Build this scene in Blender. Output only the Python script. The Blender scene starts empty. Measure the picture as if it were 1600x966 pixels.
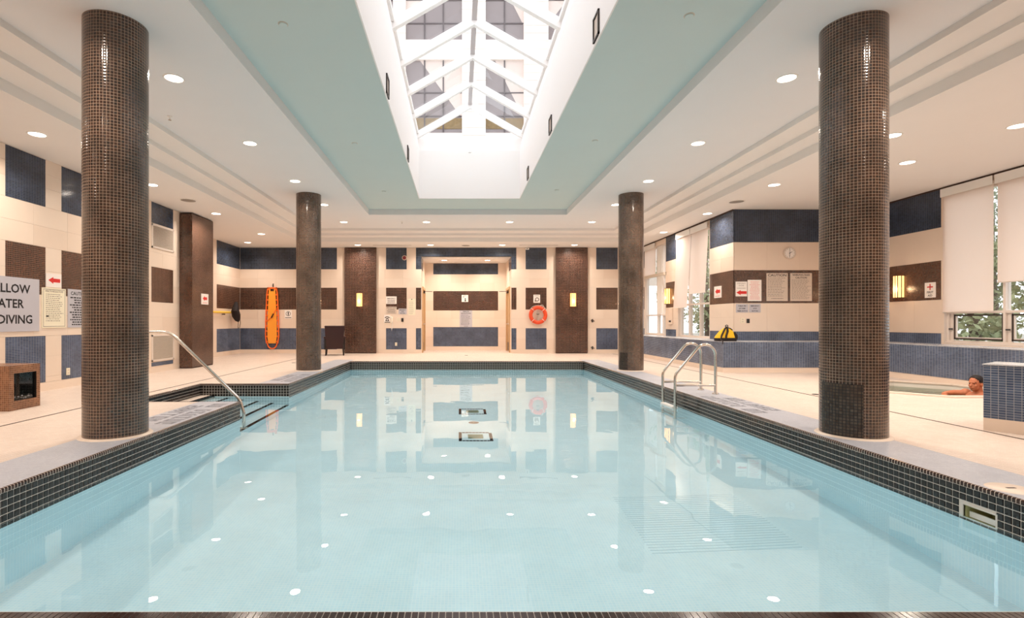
import bpy, bmesh, math, random
from mathutils import Vector, Matrix

random.seed(7)
S = bpy.context.scene
COL = S.collection
PI = math.pi

# ------------------------------------------------------------------ camera, world, exposure
cam_d = bpy.data.cameras.new('camera')
cam = bpy.data.objects.new('camera', cam_d)
COL.objects.link(cam)
cam.location = (0, 0, 1.13)
cam.rotation_euler = (PI / 2, 0, 0)
cam_d.sensor_width = 36.0
cam_d.lens = 18.0                                  # 800 px focal length in a 1600 px frame
cam_d.shift_x = (800 - 717) / 1600
cam_d.shift_y = (503 - 483) / 1600
cam_d.clip_end = 300
S.camera = cam

world = bpy.data.worlds.new('overcast_sky')
S.world = world
world.use_nodes = True
bg = world.node_tree.nodes['Background']
bg.inputs[0].default_value = (0.93, 0.96, 1.0, 1)
SKY = 2.15
bg.inputs[1].default_value = SKY

S.view_settings.view_transform = 'Standard'
S.view_settings.look = 'None'
S.view_settings.gamma = 1.0
S.view_settings.use_curve_mapping = False
S.view_settings.exposure = 0.1
LAMP_W = 26.0                                      # power of one ceiling downlight
LAMP_COL = (1.0, 0.87, 0.75)
try:
    S.cycles.max_bounces = 14
    S.cycles.diffuse_bounces = 6
    S.cycles.glossy_bounces = 5
    S.cycles.transmission_bounces = 8
    S.cycles.transparent_max_bounces = 16
    S.cycles.sample_clamp_indirect = 6.0
    S.cycles.use_denoising = True
    S.cycles.caustics_refractive = True
    S.cycles.caustics_reflective = True
    S.cycles.blur_glossy = 0.5
except Exception:
    pass

# ------------------------------------------------------------------ materials
def lin(c):
    return tuple(((v / 255) / 12.92 if v <= 10 else (((v / 255) + 0.055) / 1.055) ** 2.4) for v in c)

def base_mat(name):
    m = bpy.data.materials.new(name)
    m.use_nodes = True
    nt = m.node_tree
    return m, nt, nt.nodes['Principled BSDF']

def mat(name, rgb, rough=0.5, metal=0.0, noise=0.0, nscale=8.0, bump=0.0, emit=None, estr=0.0, spec=0.5):
    m, nt, p = base_mat(name)
    c = lin(rgb)
    p.inputs['Roughness'].default_value = rough
    p.inputs['Metallic'].default_value = metal
    p.inputs['Specular IOR Level'].default_value = spec
    p.inputs['Base Color'].default_value = (*c, 1)
    if noise > 0 or bump > 0:
        tc = nt.nodes.new('ShaderNodeTexCoord')
        nz = nt.nodes.new('ShaderNodeTexNoise')
        nz.inputs['Scale'].default_value = nscale
        nz.inputs['Detail'].default_value = 4
        nt.links.new(tc.outputs['Object'], nz.inputs['Vector'])
        if noise > 0:
            mx = nt.nodes.new('ShaderNodeMix'); mx.data_type = 'RGBA'
            mx.inputs['A'].default_value = (*[v * (1 - noise) for v in c], 1)
            mx.inputs['B'].default_value = (*[min(1, v * (1 + noise)) for v in c], 1)
            nt.links.new(nz.outputs['Fac'], mx.inputs['Factor'])
            nt.links.new(mx.outputs['Result'], p.inputs['Base Color'])
        if bump > 0:
            b = nt.nodes.new('ShaderNodeBump')
            b.inputs['Strength'].default_value = bump
            b.inputs['Distance'].default_value = 0.01
            nt.links.new(nz.outputs['Fac'], b.inputs['Height'])
            nt.links.new(b.outputs['Normal'], p.inputs['Normal'])
    if emit:
        p.inputs['Emission Color'].default_value = (*lin(emit), 1)
        p.inputs['Emission Strength'].default_value = estr
    return m

def mosaic(name, c1, c2, grout, w, h, mortar, rough=0.18, bump=0.35, var=0.25, spec=0.5, offset=0.0, pillow=False):
    """small-tile mosaic: UVs are in metres"""
    m, nt, p = base_mat(name)
    uv = nt.nodes.new('ShaderNodeUVMap')
    br = nt.nodes.new('ShaderNodeTexBrick')
    br.offset = offset; br.squash = 1.0
    br.inputs['Scale'].default_value = 1.0
    br.inputs['Color1'].default_value = (*lin(c1), 1)
    br.inputs['Color2'].default_value = (*lin(c2), 1)
    br.inputs['Mortar'].default_value = (*lin(grout), 1)
    br.inputs['Mortar Size'].default_value = mortar
    br.inputs['Mortar Smooth'].default_value = 0.1
    br.inputs['Brick Width'].default_value = w
    br.inputs['Row Height'].default_value = h
    nt.links.new(uv.outputs[0], br.inputs['Vector'])
    nz = nt.nodes.new('ShaderNodeTexNoise')
    nz.inputs['Scale'].default_value = 2.5
    nt.links.new(uv.outputs[0], nz.inputs['Vector'])
    mr = nt.nodes.new('ShaderNodeMapRange')
    mr.inputs['From Min'].default_value = 0.3; mr.inputs['From Max'].default_value = 0.7
    mr.inputs['To Min'].default_value = 1 - var; mr.inputs['To Max'].default_value = 1 + var
    nt.links.new(nz.outputs['Fac'], mr.inputs['Value'])
    mx = nt.nodes.new('ShaderNodeMix'); mx.data_type = 'RGBA'; mx.blend_type = 'MULTIPLY'
    mx.inputs['Factor'].default_value = 1.0
    nt.links.new(br.outputs['Color'], mx.inputs['A'])
    nt.links.new(mr.outputs['Result'], mx.inputs['B'])
    nt.links.new(mx.outputs['Result'], p.inputs['Base Color'])
    rr = nt.nodes.new('ShaderNodeMapRange')
    rr.inputs['To Min'].default_value = rough; rr.inputs['To Max'].default_value = 0.8
    nt.links.new(br.outputs['Fac'], rr.inputs['Value'])
    nt.links.new(rr.outputs['Result'], p.inputs['Roughness'])
    p.inputs['Specular IOR Level'].default_value = spec
    if bump > 0:
        inv = nt.nodes.new('ShaderNodeMath'); inv.operation = 'SUBTRACT'
        inv.inputs[0].default_value = 1.0
        b2 = nt.nodes.new('ShaderNodeTexBrick')             # pillowed tile faces
        b2.offset = offset; b2.squash = 1.0
        for k_, v_ in (('Scale', 1.0), ('Mortar Size', min(w, h) * .36), ('Mortar Smooth', 1.0), ('Brick Width', w), ('Row Height', h)): b2.inputs[k_].default_value = v_
        nt.links.new(uv.outputs[0], b2.inputs['Vector'])
        nt.links.new((b2 if pillow else br).outputs['Fac'], inv.inputs[1])
        b = nt.nodes.new('ShaderNodeBump')
        b.inputs['Strength'].default_value = bump
        b.inputs['Distance'].default_value = 0.002
        nt.links.new(inv.outputs[0], b.inputs['Height'])
        nt.links.new(b.outputs['Normal'], p.inputs['Normal'])
    return m

M = {}
M['plaster'] = mat('white_plaster', (232, 230, 226), 0.85, noise=0.02, nscale=3)
M['wall'] = mat('wall_grout', (196, 180, 160), 0.8)
M['cream'] = mat('cream_stone_tile', (234, 216, 199), 0.38, noise=0.05, nscale=2.2, bump=0.02)
M['cream2'] = mat('cream_stone_tile_warm', (230, 210, 192), 0.4, noise=0.05, nscale=2.2, bump=0.02)
M['ceil'] = mat('ceiling_paint', (236, 232, 228), 0.9, noise=0.015, nscale=2)
M['ceil_mid'] = mat('ceiling_mid_paint', (230, 230, 231), 0.9, noise=0.015, nscale=2)
M['ceil_aqua'] = mat('ceiling_aqua_paint', (200, 215, 214), 0.9, noise=0.02, nscale=2)
M['well'] = mat('skylight_white_paint', (246, 242, 240), 0.7)
M['navy'] = mosaic('navy_mosaic', (34, 44, 62), (52, 64, 86), (90, 95, 104), 0.05, 0.025, 0.0022, rough=0.14, bump=0.3, pillow=True)
M['blue'] = mosaic('blue_mosaic', (56, 70, 97), (76, 91, 119), (128, 134, 145), 0.05, 0.025, 0.0025, rough=0.2)
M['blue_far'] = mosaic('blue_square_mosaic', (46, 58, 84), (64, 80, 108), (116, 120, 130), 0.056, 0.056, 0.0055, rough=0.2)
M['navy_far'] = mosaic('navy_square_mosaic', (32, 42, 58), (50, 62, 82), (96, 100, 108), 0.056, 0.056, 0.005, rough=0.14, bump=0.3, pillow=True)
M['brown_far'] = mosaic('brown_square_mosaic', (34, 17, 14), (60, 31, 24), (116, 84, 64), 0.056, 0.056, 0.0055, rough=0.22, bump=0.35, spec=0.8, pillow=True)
M['blue_ledge'] = mosaic('blue_ledge_mosaic', (58, 75, 103), (82, 99, 127), (160, 164, 172), 0.055, 0.0255, 0.0022, rough=0.2)
M['brown'] = mosaic('brown_mosaic', (48, 27, 21), (77, 46, 34), (132, 101, 80), 0.03, 0.03, 0.0021, rough=0.22, bump=0.35, spec=0.8, pillow=True)
M['column'] = mosaic('column_mosaic', (38, 25, 20), (68, 46, 36), (160, 136, 116), 0.0293, 0.0293, 0.0019, rough=0.12, bump=0.35, var=0.35, spec=0.8, pillow=True)
M['column_patch'] = mosaic('column_patch_mosaic', (66, 54, 46), (88, 74, 62), (18, 13, 11), 0.0293, 0.0293, 0.0030, rough=0.15, bump=0.5)
M['floor'] = mosaic('cream_floor_mosaic', (224, 206, 192), (231, 215, 202), (198, 180, 166), 0.05, 0.05, 0.0025, rough=0.42, bump=0.06, var=0.04)
M['grey_band'] = mosaic('grey_deck_mosaic', (186, 188, 198), (198, 200, 208), (172, 172, 180), 0.025, 0.025, 0.0013, rough=0.35, bump=0.06, var=0.06)
M['pool_tile'] = mosaic('pale_pool_mosaic', (214, 240, 249), (221, 244, 251), (238, 250, 253), 0.025, 0.025, 0.0015, rough=0.4, bump=0.0, var=0.03)
M['line'] = mat('dark_brown_line', (70, 48, 38), 0.5)
M['black_tile'] = mat('dark_pool_tile', (38, 34, 33), 0.14, noise=0.25, nscale=14)
M['jet_tile'] = mat('jet_black_tile', (12, 12, 13), 0.12)
M['grout'] = mat('pale_grout', (228, 222, 214), 0.8)
M['coping'] = mat('brown_coping_tile', (50, 30, 26), 0.16, noise=0.25, nscale=20)
M['letter_tile'] = mat('grey_letter_tile', (128, 130, 140), 0.4)
M['steel'] = mat('brushed_steel', (214, 208, 200), 0.2, metal=1.0)
M['steel_dark'] = mat('dark_metal', (70, 64, 60), 0.35, metal=0.8)
M['white'] = mat('white_enamel', (238, 236, 232), 0.4)
M['frame'] = mat('window_frame_paint', (226, 214, 204), 0.45)
M['frame_dark'] = mat('hopper_dark_frame', (62, 50, 46), 0.4)
M['black'] = mat('black_plastic', (18, 17, 18), 0.45)
M['ink'] = mat('black_ink', (22, 18, 20), 0.7)
M['ink_soft'] = mat('grey_ink', (128, 116, 108), 0.8)
M['ink_pink'] = mat('pink_ink', (226, 150, 146), 0.8)
M['red'] = mat('red_print', (216, 44, 40), 0.6)
M['sign_grey'] = mat('grey_sign_plate', (190, 188, 196), 0.5)
M['sign_white'] = mat('white_sign_plate', (242, 234, 228), 0.5)
M['sign_cream'] = mat('cream_sign_plate', (240, 232, 208), 0.5)
M['sign_beige'] = mat('beige_sign_plate', (214, 198, 184), 0.5)
M['orange_board'] = mat('orange_plastic', (255, 164, 52), 0.4)
M['orange_rim'] = mat('deep_orange_plastic', (250, 112, 38), 0.4)
M['buoy'] = mat('red_orange_buoy', (228, 78, 36), 0.5)
M['rope'] = mat('white_rope', (226, 218, 206), 0.8)
M['yellow'] = mat('yellow_fabric', (236, 186, 34), 0.8, noise=0.12, nscale=12, bump=0.2)
M['pole'] = mat('yellow_fibreglass', (246, 206, 84), 0.4)
M['strap'] = mat('black_webbing', (30, 20, 20), 0.8)
M['leather'] = mat('maroon_leather', (44, 12, 15), 0.3, noise=0.2, nscale=10)
M['wood_dark'] = mat('dark_wood', (30, 18, 16), 0.4)
M['grille'] = mat('beige_grille', (206, 192, 176), 0.5)
M['skin'] = mat('skin', (206, 128, 92), 0.5, noise=0.06, nscale=10)
M['hair'] = mat('dark_hair', (34, 26, 24), 0.6)
M['tub'] = mat('white_tub_shell', (236, 230, 218), 0.3)
M['facade'] = mat('pale_precast_facade', (236, 222, 212), 0.8, noise=0.03, nscale=1.2)
M['facade_win'] = mat('facade_window_glass', (128, 116, 116), 0.14)
M['facade_frame'] = mat('facade_window_frame', (74, 62, 64), 0.5)
M['curtain'] = mat('tower_curtain', (206, 190, 182), 0.8)
M['planting_refl'] = mat('reflected_planting', (128, 106, 72), 0.9, noise=0.4, nscale=9)
M['leaf'] = mat('tree_leaf', (136, 142, 118), 0.7, noise=0.35, nscale=1.5)
M['leaf2'] = mat('tree_leaf_pale', (150, 156, 118), 0.7, noise=0.3, nscale=1.5)
M['bark'] = mat('tree_bark', (92, 78, 64), 0.9)
M['ground'] = mat('outside_ground', (150, 146, 134), 0.9, noise=0.1, nscale=1)
M['door'] = mat('door_beige', (196, 160, 118), 0.5)
M['slot'] = mat('dark_slot', (66, 44, 36), 0.7)
M['drain_plate'] = mat('drain_plate', (150, 170, 140), 0.4)
M['skimmer'] = mat('skimmer_plastic', (206, 202, 150), 0.5)
M['red_bell'] = mat('alarm_red', (120, 20, 30), 0.35)

def glass_mat(name, tint=(1, 1, 1), ior=1.45):
    m, nt, p = base_mat(name)
    nt.nodes.remove(p)
    out = nt.nodes['Material Output']
    tr = nt.nodes.new('ShaderNodeBsdfTransparent'); tr.inputs[0].default_value = (*tint, 1)
    gl = nt.nodes.new('ShaderNodeBsdfGlossy'); gl.inputs['Roughness'].default_value = 0.02
    fr = nt.nodes.new('ShaderNodeFresnel')
    ge = nt.nodes.new('ShaderNodeNewGeometry')          # thin pane: same reflectance from both sides
    im_ = nt.nodes.new('ShaderNodeMix'); im_.data_type = 'FLOAT'
    im_.inputs['A'].default_value = ior; im_.inputs['B'].default_value = 1 / ior
    nt.links.new(ge.outputs['Backfacing'], im_.inputs['Factor'])
    nt.links.new(im_.outputs['Result'], fr.inputs[0])
    mx = nt.nodes.new('ShaderNodeMixShader')
    nt.links.new(fr.outputs[0], mx.inputs[0])
    nt.links.new(tr.outputs[0], mx.inputs[1]); nt.links.new(gl.outputs[0], mx.inputs[2])
    nt.links.new(mx.outputs[0], out.inputs['Surface'])
    return m
M['glass'] = glass_mat('window_glass', (0.96, 0.97, 0.97))

def water_mat(name, tint, bump=0.04, scale=1.6):
    m, nt, p = base_mat(name)
    nt.nodes.remove(p)
    out = nt.nodes['Material Output']
    g = nt.nodes.new('ShaderNodeBsdfGlass')
    g.inputs['Color'].default_value = (*tint, 1)
    g.inputs['Roughness'].default_value = 0.0
    g.inputs['IOR'].default_value = 1.333
    if bump > 0:
        tc = nt.nodes.new('ShaderNodeTexCoord')
        nz = nt.nodes.new('ShaderNodeTexNoise')
        nz.inputs['Scale'].default_value = scale; nz.inputs['Detail'].default_value = 2
        b = nt.nodes.new('ShaderNodeBump')
        b.inputs['Strength'].default_value = bump; b.inputs['Distance'].default_value = 0.05
        nt.links.new(tc.outputs['Object'], nz.inputs['Vector'])
        nt.links.new(nz.outputs['Fac'], b.inputs['Height'])
        nt.links.new(b.outputs['Normal'], g.inputs['Normal'])
    nt.links.new(g.outputs[0], out.inputs['Surface'])
    return m
M['water'] = water_mat('pool_water', (0.935, 0.985, 1.0))
M['tubwater'] = water_mat('tub_water', (0.86, 0.93, 0.88), 0.3, 6)

def fabric_mat(name, rgb):
    m, nt, p = base_mat(name)
    nt.nodes.remove(p)
    out = nt.nodes['Material Output']
    d = nt.nodes.new('ShaderNodeBsdfDiffuse'); d.inputs[0].default_value = (*lin(rgb), 1)
    t = nt.nodes.new('ShaderNodeBsdfTranslucent'); t.inputs[0].default_value = (*lin(rgb), 1)
    mx = nt.nodes.new('ShaderNodeMixShader'); mx.inputs[0].default_value = 0.6
    nt.links.new(d.outputs[0], mx.inputs[1]); nt.links.new(t.outputs[0], mx.inputs[2])
    nt.links.new(mx.outputs[0], out.inputs['Surface'])
    return m
M['blind'] = fabric_mat('roller_blind_fabric', (250, 240, 233))

def emit_mat(name, rgb, strength):
    m, nt, p = base_mat(name)
    p.inputs['Base Color'].default_value = (*lin(rgb), 1)
    p.inputs['Emission Color'].default_value = (*lin(rgb), 1)
    p.inputs['Emission Strength'].default_value = strength
    return m
M['sconce_glass'] = emit_mat('glowing_mica', (255, 186, 112), 2.4)
M['lens'] = emit_mat('downlight_lens', (255, 240, 220), 10.0)

# ------------------------------------------------------------------ mesh helpers
class MB:
    """collects faces with metre UVs, then builds ONE mesh"""
    def __init__(s):
        s.v = []; s.f = []; s.uv = []
    def face(s, pts, uv=None):
        i0 = len(s.v)
        pts = [Vector(p) for p in pts]
        s.v += [tuple(p) for p in pts]
        s.f.append(tuple(range(i0, i0 + len(pts))))
        if uv is None:
            n = (pts[1] - pts[0]).cross(pts[2] - pts[0])
            a = [abs(c) for c in n]
            if a[2] >= a[0] and a[2] >= a[1]: uv = [(p.x, p.y) for p in pts]
            elif a[0] >= a[1]: uv = [(p.y, p.z) for p in pts]
            else: uv = [(p.x, p.z) for p in pts]
        s.uv.append(uv)
        return s
    def box(s, x0, x1, y0, y1, z0, z1, skip=''):
        a, b, c, d = (x0, y0), (x1, y0), (x1, y1), (x0, y1)
        if 't' not in skip: s.face([(*a, z1), (*b, z1), (*c, z1), (*d, z1)])
        if 'b' not in skip: s.face([(*d, z0), (*c, z0), (*b, z0), (*a, z0)])
        for p, q in ((a, b), (b, c), (c, d), (d, a)):
            s.face([(*p, z0), (*q, z0), (*q, z1), (*p, z1)])
        return s
    def prism(s, poly, z0, z1):
        s.face([(x, y, z1) for x, y in poly]); s.face([(x, y, z0) for x, y in reversed(poly)])
        u = 0
        for i in range(len(poly)):
            p, q = poly[i], poly[(i + 1) % len(poly)]
            L = math.dist(p, q)
            s.face([(*p, z0), (*q, z0), (*q, z1), (*p, z1)], [(u, z0), (u + L, z0), (u + L, z1), (u, z1)])
            u += L
        return s
    def lathe(s, prof, n=32, c=(0, 0, 0), r_uv=None):
        for (r0, z0), (r1, z1) in zip(prof[:-1], prof[1:]):
            for i in range(n):
                a, b = 2 * PI * i / n, 2 * PI * (i + 1) / n
                P = lambda r, t, z: (c[0] + r * math.cos(t), c[1] + r * math.sin(t), c[2] + z)
                ru = r_uv or max(r0, r1)
                pts = [P(r0, a, z0), P(r0, b, z0), P(r1, b, z1), P(r1, a, z1)]
                uv = [(a * ru, z0), (b * ru, z0), (b * ru, z1), (a * ru, z1)]
                if r0 < 1e-6: pts, uv = pts[1:], uv[1:]
                elif r1 < 1e-6: pts, uv = pts[:3], uv[:3]
                s.face(pts, uv)
        return s
    def tube(s, path, r, n=10, closed=False):
        path = [Vector(p) for p in path]
        N = len(path); rings = []
        up = Vector((0, 0, 1))
        prev = None
        for i, p in enumerate(path):
            if closed: t = path[(i + 1) % N] - path[i - 1]
            else: t = path[min(i + 1, N - 1)] - path[max(i - 1, 0)]
            t.normalize()
            if prev is None:
                ref = up if abs(t.z) < 0.9 else Vector((1, 0, 0))
                a = t.cross(ref).normalized()
            else:
                a = (prev - t * prev.dot(t)).normalized()
            prev = a
            b = t.cross(a)
            rr = r[i] if isinstance(r, (list, tuple)) else r
            rings.append([p + rr * (math.cos(2 * PI * k / n) * a + math.sin(2 * PI * k / n) * b) for k in range(n)])
        for i in range(N if closed else N - 1):
            A, B = rings[i], rings[(i + 1) % N]
            for k in range(n):
                s.face([A[k], A[(k + 1) % n], B[(k + 1) % n], B[k]])
        if not closed:
            s.face(list(reversed(rings[0]))); s.face(rings[-1])
        return s
    def ellipsoid(s, c, r, nu=16, nv=10):
        for j in range(nv):
            t0, t1 = PI * j / nv - PI / 2, PI * (j + 1) / nv - PI / 2
            for i in range(nu):
                a, b = 2 * PI * i / nu, 2 * PI * (i + 1) / nu
                P = lambda a, t: (c[0] + r[0] * math.cos(t) * math.cos(a), c[1] + r[1] * math.cos(t) * math.sin(a), c[2] + r[2] * math.sin(t))
                pts = [P(a, t0), P(b, t0), P(b, t1), P(a, t1)]
                if j == 0: pts = pts[1:]
                elif j == nv - 1: pts = pts[:3]
                s.face(pts)
        return s
    def mesh(s, name, smooth=False, angle=40):
        me = bpy.data.meshes.new(name)
        me.from_pydata(s.v, [], s.f)
        ul = me.uv_layers.new(name='UVMap')
        flat = []
        for u in s.uv:
            for q in u: flat += [q[0], q[1]]
        ul.data.foreach_set('uv', flat)
        if smooth:
            bm = bmesh.new(); bm.from_mesh(me)
            bmesh.ops.remove_doubles(bm, verts=bm.verts, dist=1e-5)
            bm.to_mesh(me); bm.free()
            me.polygons.foreach_set('use_smooth', [True] * len(me.polygons))
            me.set_sharp_from_angle(angle=math.radians(angle))
        me.update()
        return me

def wpos(o):
    v = Vector((0, 0, 0))
    while o is not None:
        v += o.location; o = o.parent
    return v

def tag(o, label=None, cat=None, group=None, kind=None):
    if label: o['label'] = label
    if cat: o['category'] = cat
    if group: o['group'] = group
    if kind: o['kind'] = kind
    return o

def obj(name, mb, material, parent=None, local=False, smooth=False, bevel=0.0, angle=40, **kw):
    me = mb if isinstance(mb, bpy.types.Mesh) else mb.mesh(name, smooth, angle)
    if material is not None and len(me.materials) == 0: me.materials.append(M[material] if isinstance(material, str) else material)
    o = bpy.data.objects.new(name, me)
    COL.objects.link(o)
    if parent is not None:
        o.parent = parent
        if not local: o.location = -wpos(parent)
    if bevel > 0:
        b = o.modifiers.new('bevel', 'BEVEL'); b.width = bevel; b.segments = 2; b.limit_method = 'ANGLE'
        w = o.modifiers.new('weld', 'WELD'); w.merge_threshold = 1e-4
        o.modifiers.move(1, 0)
    tag(o, **kw)
    return o

def thing(name, loc, label, cat, group=None, rotz=0.0, kind=None):
    e = bpy.data.objects.new(name, None)
    e.empty_display_size = 0.1
    COL.objects.link(e)
    e.location = loc; e.rotation_euler = (0, 0, rotz)
    return tag(e, label, cat, group, kind)

def children(o):
    return [c for c in bpy.data.objects if c.parent == o]

def copy_tree(o, loc=None, rotz=None, label=None, group=None, parent=None, kids=None):
    kids = kids if kids is not None else {}
    c = o.copy(); COL.objects.link(c)
    if parent is not None: c.parent = parent
    if loc is not None: c.location = loc
    if rotz is not None: c.rotation_euler = (0, 0, rotz)
    if label: c['label'] = label
    if group: c['group'] = group
    for ch in children(o): copy_tree(ch, parent=c)
    return c

class Frame:
    """wall frame: u to the reader's right, z up, d out of the wall"""
    def __init__(s, O, U, N):
        s.O = Vector(O); s.U = Vector(U); s.N = Vector(N)
    def p(s, u, z, d=0.0):
        return s.O + s.U * u + s.N * d + Vector((0, 0, z))
    def slab(s, mb, u0, u1, z0, z1, d0, d1):
        """box between two depths"""
        P = s.p
        q = lambda d: [P(u0, z0, d), P(u1, z0, d), P(u1, z1, d), P(u0, z1, d)]
        uvq = [(u0, z0), (u1, z0), (u1, z1), (u0, z1)]
        A, B = q(d0), q(d1)
        mb.face(B, uvq)
        mb.face([A[3], A[2], A[1], A[0]], uvq)
        mb.face([A[0], A[1], B[1], B[0]]); mb.face([A[1], A[2], B[2], B[1]])
        mb.face([A[2], A[3], B[3], B[2]]); mb.face([A[3], A[0], B[0], B[3]])
        return mb

def free_rects(u0, u1, z0, z1, blocks):
    zs = sorted({z0, z1, *[min(max(b[k], z0), z1) for b in blocks for k in (2, 3)]})
    out = []
    for a, b in zip(zs[:-1], zs[1:]):
        if b - a < 1e-4: continue
        zm = (a + b) / 2
        iv = sorted([(max(q[0], u0), min(q[1], u1)) for q in blocks if q[2] < zm < q[3] and q[1] > u0 and q[0] < u1])
        cur = u0
        for p, q in iv:
            if p - cur > 1e-4: out.append((cur, p, a, b))
            cur = max(cur, q)
        if u1 - cur > 1e-4: out.append((cur, u1, a, b))
    return out

ROWS = {'top': (3.01, 3.785), 'mid': (1.57, 2.35), 'low': (0.14, 0.90)}
CEIL = 3.79

def wall(name, fr, u0, u1, z1=CEIL, openings=(), panels=(), z0=0.0, thick=0.12, tw=0.72, th=0.46):
    """a wall slab with its stone tiles and mosaic panels as parts; panels: (u0,u1,z0,z1,material)"""
    mb = MB()
    for r in free_rects(u0, u1, z0 - 0.02, z1 + 0.02, openings): fr.slab(mb, *r, -thick, 0.0)
    w = obj(name, mb, 'wall', kind='structure')
    tm = MB()
    for r in free_rects(u0, u1, z0, z1, list(openings) + [p[:4] for p in panels]):
        nu = max(1, math.ceil((r[1] - r[0]) / tw - 1e-6)); nz = max(1, math.ceil((r[3] - r[2]) / th - 1e-6))
        for i in range(nu):
            for j in range(nz):
                a = r[0] + (r[1] - r[0]) * i / nu; b = r[0] + (r[1] - r[0]) * (i + 1) / nu
                c = r[2] + (r[3] - r[2]) * j / nz; d = r[2] + (r[3] - r[2]) * (j + 1) / nz
                g = 0.0012
                t = MB(); fr.slab(t, a + g, b - g, c + g, d - g, 0.0, 0.012 + random.uniform(-.0004, .0004))
                obj('wall_tile', t, random.choice(['cream', 'cream', 'cream2']), w)
    for (a, b, c, d, m) in panels:
        t = MB(); fr.slab(t, a + .003, b - .003, c + .003, d - .003, 0.0, 0.011)
        obj('mosaic_panel', t, m, w)
    return w

# =================================================================== SETTING
XL, XR, YN, YF = -3.09, 3.56, 1.99, 14.6           # pool edges
WATER = -0.235
PF = -1.45                                         # pool floor
SX0, SY0, SY1 = -4.70, 7.23, 9.32                  # stair recess in the pool side
YB = 18.35                                         # back wall
XLW, XLA, XRW, XRB = -6.78, -7.85, 9.6, 6.5        # left wall, left alcove, right wall, right wall behind block
YS = 12.1                                          # wall with the spa signs
YFRONT = -3.2
TC = (7.73, 8.61); TA = 1.08                       # whirlpool octagon: centre and apothem

# ---- floor
fl = MB()
ops = [(XL, XR, YN, YF), (SX0, XL, SY0, SY1), (TC[0] - TA, TC[0] + TA, TC[1] - TA, TC[1] + TA)]
for a, b, c, d in free_rects(XLA - .1, XRW + .1, YFRONT, 20.5, ops):
    fl.face([(a, c, 0), (b, c, 0), (b, d, 0), (a, d, 0)])
k = TA * math.tan(PI / 8)
OCT = [(TC[0] + x, TC[1] + y) for x, y in ((-k, -TA), (k, -TA), (TA, -k), (TA, k), (k, TA), (-k, TA), (-TA, k), (-TA, -k))]
for s1, s2, i in ((1, -1, 1), (1, 1, 3), (-1, 1, 5), (-1, -1, 7)):
    fl.face([(*OCT[i], 0), (TC[0] + s1 * TA, TC[1] + s2 * TA, 0), (*OCT[(i + 1) % 8], 0)])
floor = obj('floor', fl, 'floor', kind='structure')
gb = MB()
for a, b, c, d in ((-3.66, XL - .012, YFRONT, SY0 - .012), (-3.66, XL - .012, SY1 + .012, 15.2), (XR + .012, 4.13, YFRONT, 15.2)):
    gb.box(a, b, c, d, 0.0, 0.004, 'b')
obj('grey_mosaic_band', gb, 'grey_band', floor, label='pale grey mosaic band')
for x in (-4.95, 5.42):
    o = obj('dark_tile_line', MB().box(x - .012, x + .012, YFRONT, YB - .3, 0.0, 0.003, 'b'), 'line', floor)

# ---- pool basin
pb = MB()
pb.face([(XL, YN, PF), (XR, YN, PF), (XR, YF, PF), (XL, YF, PF)])
SK = (3.39, 3.61, -0.25, -0.155)                   # skimmer mouth in the right pool wall
for a, b, c, d in free_rects(YN, YF, PF, -0.004, [SK]):
    pb.face([(XR, a, c), (XR, b, c), (XR, b, d), (XR, a, d)])
for a, b in ((YN, SY0), (SY1, YF)):
    pb.face([(XL, b, PF), (XL, a, PF), (XL, a, -.004), (XL, b, -.004)])
pb.face([(XR, YF, PF), (XL, YF, PF), (XL, YF, -.004), (XR, YF, -.004)])
pb.face([(XL, YN, PF), (XR, YN, PF), (XR, YN, -.004), (XL, YN, -.004)])
# stair recess: side walls, end wall, treads and risers
NOS = [-4.45, -4.18, -3.91, -3.64, -3.37, XL]
TZ = [-0.205, -0.38, -0.56, -0.74, -0.92, -1.10]
for y in (SY0, SY1): pb.face([(SX0, y, PF), (XL, y, PF), (XL, y, -.004), (SX0, y, -.004)])
pb.face([(SX0, SY0, PF), (SX0, SY1, PF), (SX0, SY1, -.004), (SX0, SY0, -.004)])
basin = obj('pool_basin', pb, 'pool_tile', kind='structure')
px = SX0
for i, (nx, tz) in enumerate(zip(NOS, TZ)):
    st = MB()
    st.box(px, nx, SY0, SY1, PF, tz, 'b')
    o = obj('step', st, 'pool_tile' if i else 'floor', basin)
    obj('step_nosing', MB().box(nx - .055, nx + .003, SY0 + .002, SY1 - .002, tz - .03, tz + .003), 'jet_tile', o)
    px = nx

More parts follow.
